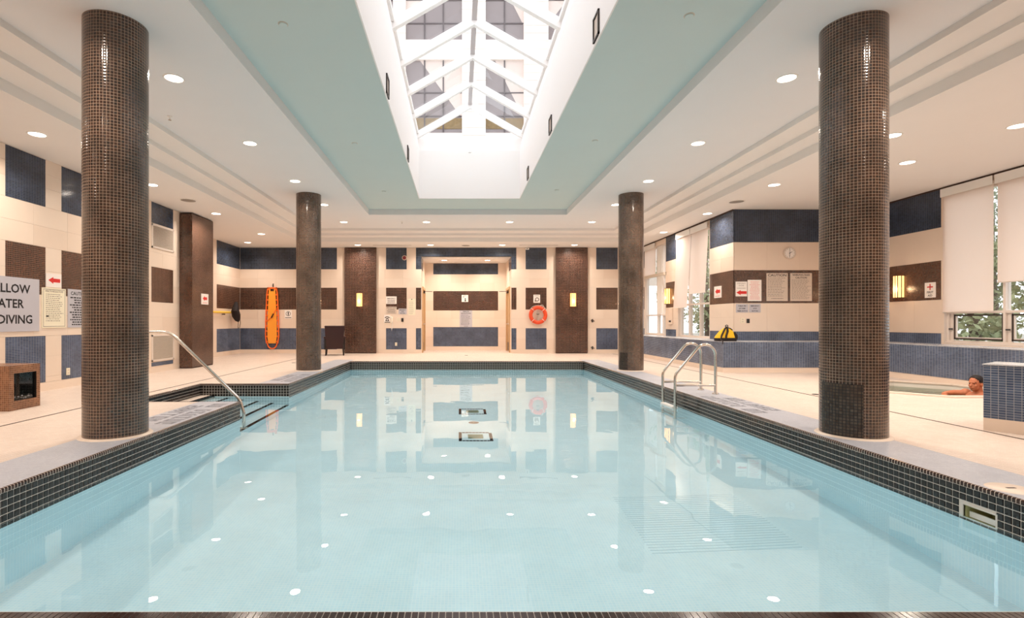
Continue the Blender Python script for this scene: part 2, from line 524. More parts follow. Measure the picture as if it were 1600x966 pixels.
# ---- dark tile band round the pool: the largest 300 tiles are parts, the rest one joined part
def tile_mesh(w, h, t=0.006, ch=0.003):
    mb = MB()
    f = [(-w/2+ch, -h/2+ch, t), (w/2-ch, -h/2+ch, t), (w/2-ch, h/2-ch, t), (-w/2+ch, h/2-ch, t)]
    b = [(-w/2, -h/2, 0), (w/2, -h/2, 0), (w/2, h/2, 0), (-w/2, h/2, 0)]
    return f, b
PITCH = 0.05
def tile_into(mb, O, U, N, u, z, w=0.0452, h=0.0452):
    f, b = tile_mesh(w, h)
    V = lambda q: O + U * (u + q[0]) + Vector((0, 0, z + q[1])) + N * q[2]
    F = [V(q) for q in f]; B = [V(q) for q in b]
    mb.face(F)
    for i in range(4):
        j = (i + 1) % 4
        mb.face([B[i], B[j], F[j], F[i]])
bandtile = None
def shared_tile(name, O, U, N, u, z, material):
    """one tile object sharing mesh data"""
    global bandtile
    if bandtile is None:
        t = MB(); tile_into(t, Vector((0, 0, 0)), Vector((1, 0, 0)), Vector((0, -1, 0)), 0, 0)
        bandtile = t.mesh('tile')
        bandtile.materials.append(M['black_tile'])
    o = bpy.data.objects.new(name, bandtile)
    COL.objects.link(o)
    o.parent = basin
    o.location = O + U * u + Vector((0, 0, z))
    o.rotation_euler = (0, 0, math.atan2(U.y, U.x))
    return o
runs = [  # origin, u direction, outward normal (into the pool), length
    (Vector((XL, YN, 0)), Vector((0, 1, 0)), Vector((1, 0, 0)), SY0 - YN),
    (Vector((XR, YF, 0)), Vector((0, -1, 0)), Vector((-1, 0, 0)), YF - YN),
    (Vector((XL, SY1, 0)), Vector((0, 1, 0)), Vector((1, 0, 0)), YF - SY1),
    (Vector((XL, YF, 0)), Vector((1, 0, 0)), Vector((0, -1, 0)), XR - XL),
    (Vector((SX0, SY1, 0)), Vector((1, 0, 0)), Vector((0, -1, 0)), XL - SX0),
    (Vector((SX0, SY0, 0)), Vector((0, 1, 0)), Vector((1, 0, 0)), SY1 - SY0),
    (Vector((XL, SY0, 0)), Vector((-1, 0, 0)), Vector((0, 1, 0)), XL - SX0),
]
ZT = -0.030
rest = MB(); jet = MB(); groutmb = MB()
for ri, (O, U, N, L) in enumerate(runs):
    n = int(L / PITCH)
    P = L / n
    rows = 6 if ri < 4 else 4
    for i in range(n):
        u = (i + .5) * P
        w = O + U * u
        for j in range(rows):
            z = ZT - (j + .5) * PITCH
            if ri == 1 and SK[0] - .02 < w.y < SK[1] + .02 and SK[2] - .01 < z < SK[3] + .01: continue
            big = (ri == 0 and 3.35 < w.y < 5.2 or ri == 1 and 3.1 < w.y < 4.95) and j < 4
            if ri in (0, 2) and (5.40 < w.y < 5.60 or 11.2 < w.y < 11.45): tile_into(jet, O, U, N, u, z)
            elif big: shared_tile('band_tile', O, U, N, u, z, None)
            else: tile_into(rest, O, U, N, u, z)
    z0 = ZT - rows * PITCH
    a, b = O + N * .0006, O + U * L + N * .0006
    for r in free_rects(0, L, z0, ZT + .002, [(YF - SK[1], YF - SK[0], SK[2], SK[3])] if ri == 1 else []):
        q0, q1 = O + U * r[0] + N * .0006, O + U * r[1] + N * .0006
        groutmb.face([q0 + Vector((0, 0, r[2])), q1 + Vector((0, 0, r[2])), q1 + Vector((0, 0, r[3])), q0 + Vector((0, 0, r[3]))])
obj('band_tile_field', rest, 'black_tile', basin, kind='stuff')
obj('marker_tile_group', jet, 'jet_tile', basin, kind='stuff', label='jet black depth marker tiles')
obj('band_grout', groutmb, 'grout', basin)
# coping: small bullnose tiles along the pool edge
M['coping_strip'] = mosaic('coping_strip_mosaic', (70, 46, 38), (52, 34, 30), (214, 196, 182), 0.026, 0.05, 0.0028, rough=0.15, bump=0.4)
cp = MB()
for ri, (O, U, N, L) in enumerate(runs):
    prof = [(-.014, .0045), (.002, .0045), (.0075, .0015), (.009, -.006), (.009, -.026), (0.0, -.028)]
    for (d0, h0), (d1, h1) in zip(prof[:-1], prof[1:]):
        ext = 0.009 if ri in (1,) else 0.0
        a, b = -0.009, L + 0.009
        P = lambda u, d, h: O + U * u + N * d + Vector((0, 0, h))
        cp.face([P(a, d1, h1), P(b, d1, h1), P(b, d0, h0), P(a, d0, h0)], [(a, .012), (b, .012), (b, .038), (a, .038)])
obj('coping_edge', cp, 'coping_strip', basin, kind='stuff')
# near pool edge: single bullnose tiles
prof = [(0.0, -.03), (0.0, -.012), (-.004, -.003), (-.012, .004), (-.06, .004)]
t = MB(); hw = 0.0112
for (y0, z0), (y1, z1) in zip(prof[:-1], prof[1:]):
    t.face([(hw, y0, z0), (-hw, y0, z0), (-hw, y1, z1), (hw, y1, z1)])
for s_ in (-1, 1):
    t.face([(s_ * hw, y, z) for y, z in prof] + [(s_ * hw, -.06, -.03)])
ctm = t.mesh('coping_tile', True); ctm.materials.append(M['coping'])
xx = XL + .013
while xx < XR:
    o = bpy.data.objects.new('coping_tile', ctm); COL.objects.link(o); o.parent = basin; o.location = (xx, YN + .008, 0)
    xx += 0.0262
obj('coping_bed', MB().box(XL, XR, YN - .052, YN + .004, -.03, .001), 'grout', basin)
# skimmer mouth
sk = MB()
a, b, c, d = SK
for z in (c, d): sk.face([(XR, a, z), (XR, b, z), (XR + .2, b, z), (XR + .2, a, z)])
for y in (a, b): sk.face([(XR, y, c), (XR, y, d), (XR + .2, y, d), (XR + .2, y, c)])
sk.face([(XR + .2, a, c), (XR + .2, b, c), (XR + .2, b, d), (XR + .2, a, d)])
sko = obj('skimmer_mouth', sk, 'skimmer', basin, label='pale plastic skimmer opening')
fr_ = MB()
for q in ((a - .012, a, c - .01, d + .01), (b, b + .012, c - .01, d + .01), (a, b, d, d + .01)):
    fr_.box(XR - .008, XR + .01, q[0], q[1], q[2], q[3])
obj('skimmer_frame', fr_, 'grout', sko)
obj('skimmer_flap', MB().box(XR + .03, XR + .04, a + .01, b - .01, c + .01, c + .05), 'white', sko)
# main drains on the pool floor
def drain(y, lab, s=0.44):
    x = 0.24
    e = thing('main_drain', (x, y, PF), 'square tile-framed drain on the pool floor, ' + lab, 'drain', 'main drains on the pool floor')
    w = .05
    for i in range(9):
        for (dx, dy) in ((-s/2 + w * i, -s/2), (-s/2 + w * i, s/2), (-s/2, -s/2 + w * i), (s/2, -s/2 + w * i)):
            if dx > s/2 + .01 or dy > s/2 + .01: continue
            obj('frame_tile', MB().box(dx - .022, dx + .022, dy - .022, dy + .022, 0, .006), 'jet_tile', e, local=True)
    obj('drain_cover', MB().box(-.11, .11, -.11, .11, 0, .02), 'drain_plate', e, local=True, bevel=.008)
    return e
drain(7.39, 'the one farther from the back wall'); drain(9.12, 'the one nearer the back wall')
hl = thing('hydrostatic_cover', (0.24, 8.25, PF), 'round dark cover between the two framed drains on the pool floor', 'drain cover')
obj('cover_disc', MB().lathe([(0, .012), (.07, .012), (.085, 0)], 24), 'jet_tile', hl, local=True, smooth=True)
obj('cover_screw', MB().lathe([(0, .018), (.012, .018), (.014, .012)], 12), 'steel', hl, local=True)
gm = MB()
for i in range(26):
    gm.box(1.55, 2.75, 4.1 + i * .042, 4.1 + i * .042 + .006, PF, PF + .004)
M['pool_grid'] = mat('pool_grid_line', (206, 232, 242), 0.5)
obj('floor_ribs', gm, 'pool_grid', basin, kind='stuff', label='patch of fine ribbed tile on the pool floor')
# ---- water
wm = MB()
wm.face([(XL, YN, WATER), (XR, YN, WATER), (XR, YF, WATER), (XL, YF, WATER)])
wm.face([(-4.45, SY0, WATER), (XL, SY0, WATER), (XL, SY1, WATER), (-4.45, SY1, WATER)])
water = obj('pool_water', wm, 'water', kind='stuff', label='still pale turquoise water filling the swimming pool', cat='water')
bmw = bmesh.new(); bmw.from_mesh(water.data); bmesh.ops.remove_doubles(bmw, verts=bmw.verts, dist=1e-5); bmw.to_mesh(water.data); bmw.free()
for p in water.data.polygons: p.use_smooth = True
try:
    water.cycles.is_caustics_caster = True
    for o in [basin] + list(children(basin)): o.cycles.is_caustics_receiver = True
except Exception:
    pass

# ---- ceiling: stepped tray, recess and skylight well
cl = MB(); cm = MB(); ca = MB()
def ring(mb, outer, inner, z):
    for a, b, c, d in free_rects(*outer, [inner]):
        mb.face([(a, d, z), (b, d, z), (b, c, z), (a, c, z)])
def riser(mb, r, z0, z1):
    a, b, c, d = r
    mb.face([(a, c, z0), (a, d, z0), (a, d, z1), (a, c, z1)]); mb.face([(b, d, z0), (b, c, z0), (b, c, z1), (b, d, z1)])
    mb.face([(a, d, z0), (b, d, z0), (b, d, z1), (a, d, z1)]); mb.face([(b, c, z0), (a, c, z0), (a, c, z1), (b, c, z1)])
R1 = (-5.25, 5.60, -0.75, 17.0); R2 = (-4.85, 5.27, -.35, 16.6); R3 = (-4.45, 4.90, .05, 16.15)
R4 = (-2.48, 2.97, 1.6, 14.1); R5 = (-0.996, 1.526, 2.7, 12.85)
Z1, Z2, Z3, Z4, Z5 = CEIL, 3.93, 4.005, 4.08, 4.23
for r in free_rects(XLA - .1, XRW + .1, YFRONT, YB + .1, [R1, (XRB + .1, XRW + .2, YS + .1, YB + .2)]):
    cl.face([(r[0], r[3], Z1), (r[1], r[3], Z1), (r[1], r[2], Z1), (r[0], r[2], Z1)])
riser(cl, R1, Z1, Z2); ring(cl, R1, R2, Z2); riser(cl, R2, Z2, Z3); ring(cl, R2, R3, Z3); riser(cl, R3, Z3, Z4)
ring(cm, R3, R4, Z4); riser(cm, R4, Z4, Z5)
ring(ca, R4, R5, Z5)
ceiling = obj('ceiling', cl, 'ceil', kind='structure')
obj('tray_panel', cm, 'ceil_mid', ceiling)
obj('recess_panel', ca, 'ceil_aqua', ceiling, label='pale aqua recessed ceiling panel')
# well
WT = 5.81; WB2 = 5.42
wl = MB()
a, b, c, d = R5
wl.face([(a, c, Z5), (a, d, Z5), (a, d, WB2), (a, c, WB2)]); wl.face([(b, d, Z5), (b, c, Z5), (b, c, WB2), (b, d, WB2)])
wl.face([(a, d, Z5), (b, d, Z5), (b, d, WB2), (a, d, WB2)]); wl.face([(b, c, Z5), (a, c, Z5), (a, c, WB2), (b, c, WB2)])
a2, b2, c2, d2 = a - .055, b + .075, c - .1, d + .1
for p, q, r, s_ in (((a, c), (a, d), (a2, d2), (a2, c2)), ((b, d), (b, c), (b2, c2), (b2, d2)), ((a, d), (b, d), (b2, d2), (a2, d2)), ((b, c), (a, c), (a2, c2), (b2, c2))):
    wl.face([(*p, WB2), (*q, WB2), (*r, WT), (*s_, WT)])
well = obj('skylight_well', wl, 'well', ceiling, label='white painted skylight well')
obj('well_edge_bead', MB().box(a - .01, a + .006, c, d, Z5 - .006, Z5 + .01).box(b - .006, b + .01, c, d, Z5 - .006, Z5 + .01).box(a, b, d - .006, d + .01, Z5 - .006, Z5 + .01), 'well', ceiling)
# skylight gable: rafters, ridge, sills and panes
XC = (a2 + b2) / 2; RZ = 6.60
sky = thing('gable_skylight', (XC, (c + d) / 2, WT), 'white framed gable skylight with sloping rafters above the pool', 'skylight', kind='structure')
obj('ridge_beam', MB().box(XC - .045, XC + .045, c2, d2, RZ - .1, RZ + .02), mat('ridge_grey', (196, 186, 186), .5), sky)
for sx in (a2, b2): obj('eave_sill', MB().box(sx - .05, sx + .05, c2, d2, WT - .02, WT + .06), 'well', sky)
ys = [12.72, 11.5, 10.33, 9.16, 7.99, 6.82, 5.65, 4.48, 3.31]
def rafter(x0, x1, y):
    w, h = .045, .17
    mb = MB()
    top = [(x0, WT + .03), (x1, RZ)]
    A = [(x0, y - w, WT + .03 - h), (x1, y - w, RZ - h), (x1, y + w, RZ - h), (x0, y + w, WT + .03 - h)]
    B = [(x0, y - w, WT + .03), (x1, y - w, RZ), (x1, y + w, RZ), (x0, y + w, WT + .03)]
    mb.face(list(reversed(A))); mb.face(B)
    for i in range(4): mb.face([A[i], A[(i + 1) % 4], B[(i + 1) % 4], B[i]])
    return mb
for y in ys:
    for x0 in (a2, b2): obj('rafter', rafter(x0, XC, y), 'well', sky)
yy = [d2] + ys[1:] + [c2]
for y1, y0 in zip(yy[:-1], yy[1:]):
    for x0 in (a2, b2):
        n = Vector((-(RZ - WT), 0, XC - x0)).normalized()
        if n.z < 0: n = -n
        obj('pane', MB().face([(x0, y0 + .02, WT + .05), (XC, y0 + .02, RZ + .02), (XC, y1 - .02, RZ + .02), (x0, y1 - .02, WT + .05)]), 'glass', sky)
for y in (c2, d2): obj('gable_pane', MB().face([(a2, y, WT), (b2, y, WT), (XC, y, RZ)]), 'glass', sky)
# small fixtures in the well sides
for (x, yc, sgn) in ((a, 7.1, 1), (a, 9.95, 1), (b, 5.66, -1), (b, 8.5, -1), (b, 11.26, -1)):
    e = thing('well_fixture', (x, yc, Z5 + .16), 'small grey framed fixture low on the skylight well side above the pool ' + ('steps' if sgn > 0 else 'ladder'), 'wall fixture', 'fixtures on the skylight well sides')
    f = MB()
    for q in ((-.11, -.09, 0, .27), (.09, .11, 0, .27), (-.11, .11, 0, .02), (-.11, .11, .25, .27)): f.box(0, sgn * .02, q[0], q[1], q[2] - .13, q[3] - .13)
    obj('frame', f, 'steel_dark', e, local=True)
    obj('lens', MB().box(0, sgn * .006, -.09, .09, -.11, .12), 'sign_beige', e, local=True)
sp = thing('sprinkler_head', (XC, d - .0, WB2 + .1), 'small white pendant sprinkler on the end wall of the skylight well', 'sprinkler')
obj('stem', MB().tube([(0, 0, 0), (0, -.06, 0), (0, -.09, -.03), (0, -.09, -.16)], .018, 8), 'white', sp, local=True, smooth=True)
obj('deflector', MB().lathe([(0, 0), (.04, 0), (.04, -.008), (0, -.008)], 12, (0, -.09, -.165)), 'white', sp, local=True)

# ---- walls
T, Mi, Lo = ROWS['top'], ROWS['mid'], ROWS['low']
def col3(u0, u1, top='navy', mid='brown', low='blue'):
    return [(u0, u1, *T, top), (u0, u1, *Mi, mid), (u0, u1, *Lo, low)]
FB = Frame((0, YB, 0), (1, 0, 0), (0, -1, 0))
AX0, AX1, AZ = -1.355, 1.885, 3.47                 # alcove opening
pan = []
for u0, u1 in ((XLA + .015, -4.37), (-2.61, -1.87), (2.39, 3.14), (4.92, 5.69)): pan += col3(u0, u1)
pan += [(-1.54, AX0, *Mi, 'brown'), (-1.54, AX0, *Lo, 'blue'), (AX1, 2.06, *Mi, 'brown'), (AX1, 2.06, *Lo, 'blue'),
        (-1.54, AX0, 3.01, AZ, 'navy'), (AX1, 2.06, 3.01, AZ, 'navy'), (-1.54, 2.06, AZ, 3.785, 'navy')]
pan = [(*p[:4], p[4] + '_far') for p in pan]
wall('wall_back', FB, XLA, XRB, openings=[(AX0, AX1, -.05, AZ)], panels=pan)
YA = 20.4
FA = Frame((0, YA, 0), (1, 0, 0), (0, -1, 0))
wall('wall_alcove_back', FA, AX0 - .1, AX1 + .1, z1=AZ, panels=[(-1.02, 1.56, 3.02, 3.455, 'navy_far'), (-1.02, 1.56, 1.58, 2.35, 'brown_far'), (-1.02, 1.56, .15, .92, 'blue_far')], tw=0.66)
FAL = Frame((AX0, 0, 0), (0, 1, 0), (1, 0, 0)); FAR = Frame((AX1, 0, 0), (0, -1, 0), (-1, 0, 0))
DH = 2.36; DY0, DY1 = 18.75, 19.95
wall('wall_alcove_left', FAL, YB - .0, YA, z1=AZ, openings=[(DY0, DY1, -.05, DH)], panels=[(YB, YB + .9, 3.01, AZ - .005, 'navy')])
wall('wall_alcove_right', FAR, -YA, -YB, z1=AZ, openings=[(-DY1, -DY0, -.05, DH)], panels=[(-YB - .9, -YB, 3.01, AZ - .005, 'navy')])
obj('ceiling_alcove', MB().box(AX0 - .1, AX1 + .1, YB + .0, YA + .1, AZ, AZ + .1), 'ceil', kind='structure')
# alcove doors
for n, (x, sg) in enumerate(((AX0, 1), (AX1, -1)), 1):
    e = thing('door_%d' % n, (x, (DY0 + DY1) / 2, 0), None, None, kind='structure')
    f = MB()
    for q in ((DY0 - .06, DY0 + .03, 0, DH + .06), (DY1 - .03, DY1 + .06, 0, DH + .06), (DY0, DY1, DH - .03, DH + .06)):
        f.box(x - sg * .06, x + sg * .05, q[0], q[1], q[2], q[3])
    obj('door_frame', f, 'door', e)
    lf = obj('door_leaf', MB().box(x - sg * .05, x - sg * .005, DY0 + .03, DY1 - .03, .01, DH - .03), 'door', e, bevel=.004)
    obj('kick_plate', MB().box(x - sg * .005, x + sg * .002, DY0 + .1, DY1 - .1, .05, .35), 'steel_dark', lf)
    obj('push_bar', MB().tube([(x, DY0 + .12, 1.05), (x + sg * .07, DY0 + .16, 1.05), (x + sg * .07, DY1 - .16, 1.05), (x, DY1 - .12, 1.05)], .018, 8), 'steel', lf, smooth=True)
    obj('door_closer', MB().box(x, x + sg * .06, DY1 - .5, DY1 - .15, DH - .14, DH - .07).tube([(x + sg * .05, DY1 - .3, DH - .06), (x + sg * .32, DY1 - .1, DH - .06)], .012, 6), 'steel_dark', lf)
    for hz in (.3, 1.2, 2.1): obj('hinge', MB().lathe([(0, 0), (.014, 0), (.014, .11), (0, .11)], 10, (x + sg * .015, DY0 + .02, hz)), 'steel_dark', lf)

FL = Frame((XLW, 0, 0), (0, 1, 0), (1, 0, 0))
LV = [(11.27, 12.13, 2.77, 3.30), (11.27, 12.13, 0.25, 0.84)]       # louvred grilles
pan = []
for u0 in (-1.06, .03, 1.12, 2.21, 3.30, 4.39, 5.48, 6.55, 7.64, 8.72, 9.81):
    pan += col3(u0, u0 + .745)
pan += [(11.27, 12.13, 3.32, 3.785, 'navy'), (11.27, 12.13, *Mi, 'brown'), (11.27, 12.13, .14, .23, 'blue')]
wall('wall_left', FL, YFRONT, 12.4, panels=pan, openings=[])
FLA = Frame((XLA, 0, 0), (0, 1, 0), (1, 0, 0))
wall('wall_left_alcove', FLA, 12.4, YB, panels=col3(16.57, YB - .015))
obj('wall_left_return', MB().box(XLA - .1, XLW + .0, 12.4, 12.5, 0, CEIL), 'wall', kind='structure')

FRB = Frame((XRB, 0, 0), (0, -1, 0), (-1, 0, 0))      # u = -y
LEDGE = 0.69
WA = (-17.9, -16.07, LEDGE - .0, 3.62); WBn = (-15.15, -13.25, LEDGE, 3.62)
pan = [(-YB + .015, -17.9, *T, 'navy'), (-YB + .015, -17.9, *Mi, 'brown'), (-YB + .015, -17.9, *Lo, 'blue'),
       (-16.05, -15.3, *T, 'navy'), (-16.05, -15.3, *Mi, 'brown'), (-16.05, -15.3, *Lo, 'blue'),
       (-13.24, -YS, *T, 'navy'), (-13.24, -YS, *Mi, 'brown'), (-13.24, -YS, *Lo, 'blue')]
wall('wall_right_rear', FRB, -YB, -YS, openings=[WA, WBn], panels=pan)
FS = Frame((0, YS, 0), (1, 0, 0), (0, -1, 0))
wall('wall_spa', FS, XRB, XRW, panels=[(XRB, XRW - .02, *T, 'navy'), (XRB, XRW - .02, *Mi, 'brown'), (XRB, XRW - .02, *Lo, 'blue')], tw=.95, th=.8)
FR = Frame((XRW, 0, 0), (0, -1, 0), (-1, 0, 0))
WR = (-10.12, -4.2, LEDGE + .02, 3.62)
wall('wall_right', FR, -YS, -YFRONT, openings=[WR], panels=[(-YS + .02, -10.18, *T, 'navy'), (-YS + .02, -10.18, *Mi, 'brown'), (-YS + .02, -10.18, *Lo, 'blue')], th=.8)
FF = Frame((0, YFRONT, 0), (-1, 0, 0), (0, 1, 0))
pan = []
for u0 in range(-9, 7, 2): pan += col3(u0, u0 + 1.1)
wall('wall_front', FF, -XRW, -XLW, panels=pan)
# dark shadow gap above the right-hand walls
tr = MB().box(XRW - .035, XRW - .013, 4.0, YS - .02, CEIL - .03, CEIL - .001)
obj('trim_1', tr, 'slot', kind='structure')
obj('trim_2', MB().box(XRB - .035, XRB - .013, YS, YB - .02, CEIL - .03, CEIL - .001), 'slot', kind='structure')
obj('baseboard_left', MB().box(XLW, XLW + .016, YFRONT, 12.4, 0, .1), 'cream', kind='structure')

# ---- raised tiled ledge under the windows
lg = MB()
lg.box(5.88, XRB, 11.4, YB, .11, LEDGE - .012, 'b').box(XRB, XRW, 11.4, YS, .11, LEDGE - .012, 'b').box(8.85, XRW, 3.0, 11.4, .11, LEDGE - .012, 'b')
led = obj('window_ledge', lg, 'blue_ledge', kind='structure')
M['ledge_top'] = mosaic('ledge_top_mosaic', (168, 172, 180), (188, 190, 196), (206, 204, 204), 0.05, 0.025, .002, rough=.2, bump=.1)
lt = MB()
lt.box(5.875, XRB - .013, 11.395, YB - .013, LEDGE - .012, LEDGE).box(XRB - .013, XRW - .013, 11.395, YS - .013, LEDGE - .012, LEDGE).box(8.845, XRW - .013, 3.0, 11.395, LEDGE - .012, LEDGE)
obj('ledge_top', lt, 'ledge_top', led)
lb = MB().box(5.885, XRB, 11.405, YB, 0, .11).box(XRB, 9.0, 11.405, YS, 0, .11).box(8.855, XRW, 3.0, 11.405, 0, .11)
obj('ledge_plinth', lb, 'cream', led)
# angled ledge wall beside the whirlpool
A = Vector((5.48, 5.35)); dv = Vector((.5523, -.8336)); nv = Vector((.8336, .5523))
def quad2(o, L, W): return [tuple(o), tuple(o + dv * L), tuple(o + dv * L + nv * W), tuple(o + nv * W)]
spw = obj('spa_ledge_wall', MB().prism(quad2(A, 2.6, .55), .13, LEDGE - .012), 'blue_ledge', kind='structure')
obj('ledge_top', MB().prism(quad2(A - dv * .008 - nv * .008, 2.61, .566), LEDGE - .012, LEDGE), 'ledge_top', spw)
obj('ledge_plinth', MB().prism(quad2(A, 2.6, .55), 0, .13), 'cream', spw)

# =================================================================== CEILING FITTINGS
def downlight_proto(label, group):
    e = thing('downlight', (0, 0, 0), label, 'downlight', group)
    obj('trim_ring', MB().lathe([(.098, .004), (.100, -.006), (.118, -.006), (.122, .0)], 32), 'white', e, local=True, smooth=True)
    obj('lens', MB().lathe([(0, -.002), (.1, -.002)], 24), 'lens', e, local=True)
    ld = bpy.data.lights.new('downlight_lamp', 'AREA')
    ld.shape = 'DISK'; ld.size = .19; ld.energy = LAMP_W; ld.color = LAMP_COL
    ld.spread = math.radians(150)
    try: ld.cycles.is_caustics_light = True
    except Exception: pass
    lo = bpy.data.objects.new('lamp', ld); COL.objects.link(lo)
    lo.parent = e; lo.location = (0, 0, -.012)
    return e
DL = 'round recessed downlight glowing in '
groups = [
    (DL + 'the ceiling tray along the pool side with the steps', 'downlights in the raised ceiling tray', Z4, [(-3.45, 6.2), (-3.45, 8.46), (-3.43, 10.73), (-3.4, 12.9), (-3.45, 3.9), (-3.45, 1.6)]),
    (DL + 'the ceiling tray along the pool side with the ladder', 'downlights in the raised ceiling tray', Z4, [(3.97, 6.2), (3.95, 8.46), (3.97, 10.73), (3.95, 12.9), (3.97, 3.9), (3.97, 1.6)]),
    (DL + 'the ceiling tray across the end of the pool', 'downlights in the raised ceiling tray', Z4, [(-3.4, 15.13), (-.96, 15.13), (1.5, 15.13), (3.93, 15.13)]),
    (DL + 'the low ceiling along the wall with the no diving sign', 'downlights in the low perimeter ceiling', Z1, [(-5.98, 7.26), (-5.96, 9.94), (-5.97, 12.59), (-5.98, 15.5), (-5.98, 4.6), (-5.98, 1.9)]),
    (DL + 'the low ceiling corner above the yellow reaching pole', 'downlights in the low perimeter ceiling', Z1, [(-7.08, 17.16)]),
    (DL + 'the low ceiling close to the back wall', 'downlights in the low perimeter ceiling', Z1, [(-3.5, 17.73), (-.98, 17.73), (1.5, 17.73), (4.0, 17.73)]),
    (DL + 'the low ceiling above the whirlpool tub', 'downlights in the low perimeter ceiling', Z1, [(7.59, 6.95), (7.49, 8.55), (6.19, 7.31), (7.6, 4.6), (6.2, 4.6)]),
    (DL + 'the low ceiling along the blue ledge with the yellow bag', 'downlights in the low perimeter ceiling', Z1, [(6.12, 9.94), (6.11, 12.59), (6.08, 15.2)]),
    (DL + 'the low ceiling behind the near end of the pool', 'downlights in the low perimeter ceiling', Z1, [(-5.98, -1.8), (-2, -1.8), (2, -1.8), (6, -1.8)]),
    (DL + 'the lowered alcove ceiling', 'downlights in the alcove ceiling', AZ, [(-.56, 19.48), (1.09, 19.48)]),
]
for lab, grp, z, pts in groups:
    pr = downlight_proto(lab, grp)
    for i, (x, y) in enumerate(pts):
        o = pr if i == 0 else copy_tree(pr)
        o.location = (x, y, z)
# speakers, slot diffusers, sprinklers
for i, (x, y, lab) in enumerate(((-5.92, 11.2, 'round grey ceiling speaker above the louvred wall grilles'), (6.14, 11.32, 'round grey ceiling speaker above the wall with the spa signs'),
                    (.24, 17.81, 'round grey ceiling speaker above the alcove with the doors'))):
    e = thing('ceiling_speaker', (x, y, Z1), lab, 'speaker', 'round ceiling speakers')
    obj('rim', MB().lathe([(.15, 0), (.152, -.01), (.17, -.008), (.172, 0)], 32), 'white', e, local=True, smooth=True)
    obj('grille', MB().lathe([(0, -.008), (.15, -.006)], 32), mat('speaker_mesh', (150, 142, 134), .6), e, local=True)
for x, lab in ((-2.31, 'long dark slot diffuser in the ceiling above the emergency signs'), (2.76, 'long dark slot diffuser in the ceiling above the life ring')):
    e = thing('slot_diffuser', (x, 17.72, Z1), lab, 'air vent', 'slot diffusers by the back wall')
    obj('slot', MB().box(-.67, .67, -.03, .03, -.004, 0), 'slot', e, local=True)
    obj('flange', MB().box(-.69, .69, -.045, -.03, -.005, 0).box(-.69, .69, .03, .045, -.005, 0), 'white', e, local=True)
caps = thing('ceiling_sprinkler', (0, 0, 0), 'flat round sprinkler cap on the aqua recessed ceiling', 'sprinkler', 'sprinkler caps in the aqua recess')
obj('cap_disc', MB().lathe([(0, -.012), (.04, -.012), (.044, -.006), (.044, 0)], 24), 'ceil_aqua', caps, local=True, smooth=True)
obj('shadow_ring', MB().lathe([(.044, -.003), (.052, -.003), (.052, 0)], 24), 'grille', caps, local=True)
for i, (x, y) in enumerate(((-1.83, 5.33), (2.33, 5.18), (-1.81, 8.89), (2.33, 8.76), (-1.78, 12.16), (2.3, 12.04))):
    o = caps if i == 0 else copy_tree(caps)
    o['label'] = 'flat round sprinkler cap on the aqua recessed ceiling, pool %s side' % ('step' if x < 0 else 'ladder')
    o.location = (x, y, Z5)
for x, y, z, lab in ((-4.15, 7.35, Z4, 'hanging sprinkler head in the ceiling tray above the stair handrail'), (-1.67, 15.03, Z4, 'hanging sprinkler head in the ceiling tray before the back wall')):
    e = thing('pendant_sprinkler', (x, y, z), lab, 'sprinkler', 'pendant sprinklers')
    obj('cup', MB().lathe([(.035, 0), (.03, -.012), (.012, -.016), (.01, -.03), (0, -.03)], 16), 'white', e, local=True, smooth=True)
    obj('deflector', MB().lathe([(.005, -.03), (.005, -.05), (.022, -.05), (.022, -.054), (0, -.054)], 16), 'steel', e, local=True)

# =================================================================== COLUMNS AND PILASTERS
def column(x, y, label, patch=None):
    e = thing('mosaic_column', (x, y, 0), label, 'column', 'round mosaic columns at the pool edge')
    r = .28
    obj('shaft', MB().lathe([(r, 0.006), (r, Z4 + .01)], 64), 'column', e, local=True, smooth=True)
    obj('base_ring', MB().lathe([(r - .01, .02), (r + .025, .018), (r + .04, .005), (r + .04, 0)], 48), 'cream', e, local=True, smooth=True)
    if patch:
        a0, a1, z0, z1 = patch
        mb = MB(); n = 20; rr = r + .003
        for i in range(n):
            a, b = math.radians(a0 + (a1 - a0) * i / n), math.radians(a0 + (a1 - a0) * (i + 1) / n)
            P = lambda t, z, q=rr: (q * math.cos(t), q * math.sin(t), z)
            mb.face([P(a, z0), P(b, z0), P(b, z1), P(a, z1)], [(a * r, z0), (b * r, z0), (b * r, z1), (a * r, z1)])
        for t, z in ((math.radians(a0), None), (math.radians(a1), None)):
            mb.face([(r * math.cos(t), r * math.sin(t), z0), (rr * math.cos(t), rr * math.sin(t), z0), (rr * math.cos(t), rr * math.sin(t), z1), (r * math.cos(t), r * math.sin(t), z1)])
        obj('repair_patch', mb, 'column_patch', e, local=True, smooth=True, label='dark grouted repair patch')
    return e
column(-3.42, 5.11, 'brown mosaic column standing beside the stair handrail')
column(-3.49, 11.9, 'brown mosaic column between the orange rescue board and the chair')
column(3.94, 5.12, 'brown mosaic column with a dark patched square at its foot', (172, 249, .02, .53))
column(4.0, 11.9, 'brown mosaic column with white scuffs beside the pool ladder', (190, 235, .03, .42))
def pilaster(x0, x1, y0, y1, label, top=CEIL):
    e = thing('mosaic_pilaster', ((x0 + x1) / 2, (y0 + y1) / 2, 0), label, 'pilaster', 'brown mosaic pilasters')
    obj('shaft', MB().box(x0, x1, y0, y1, .03, top - .02), 'brown_far' if y0 > 15 else 'brown', e)
    obj('cap_strip', MB().box(x0 + .01, x1 - .01, y0 + .01, y1, top - .02, top), 'slot', e)
    obj('plinth_strip', MB().box(x0 + .01, x1 - .01, y0 + .01, y1, 0, .03), 'slot', e)
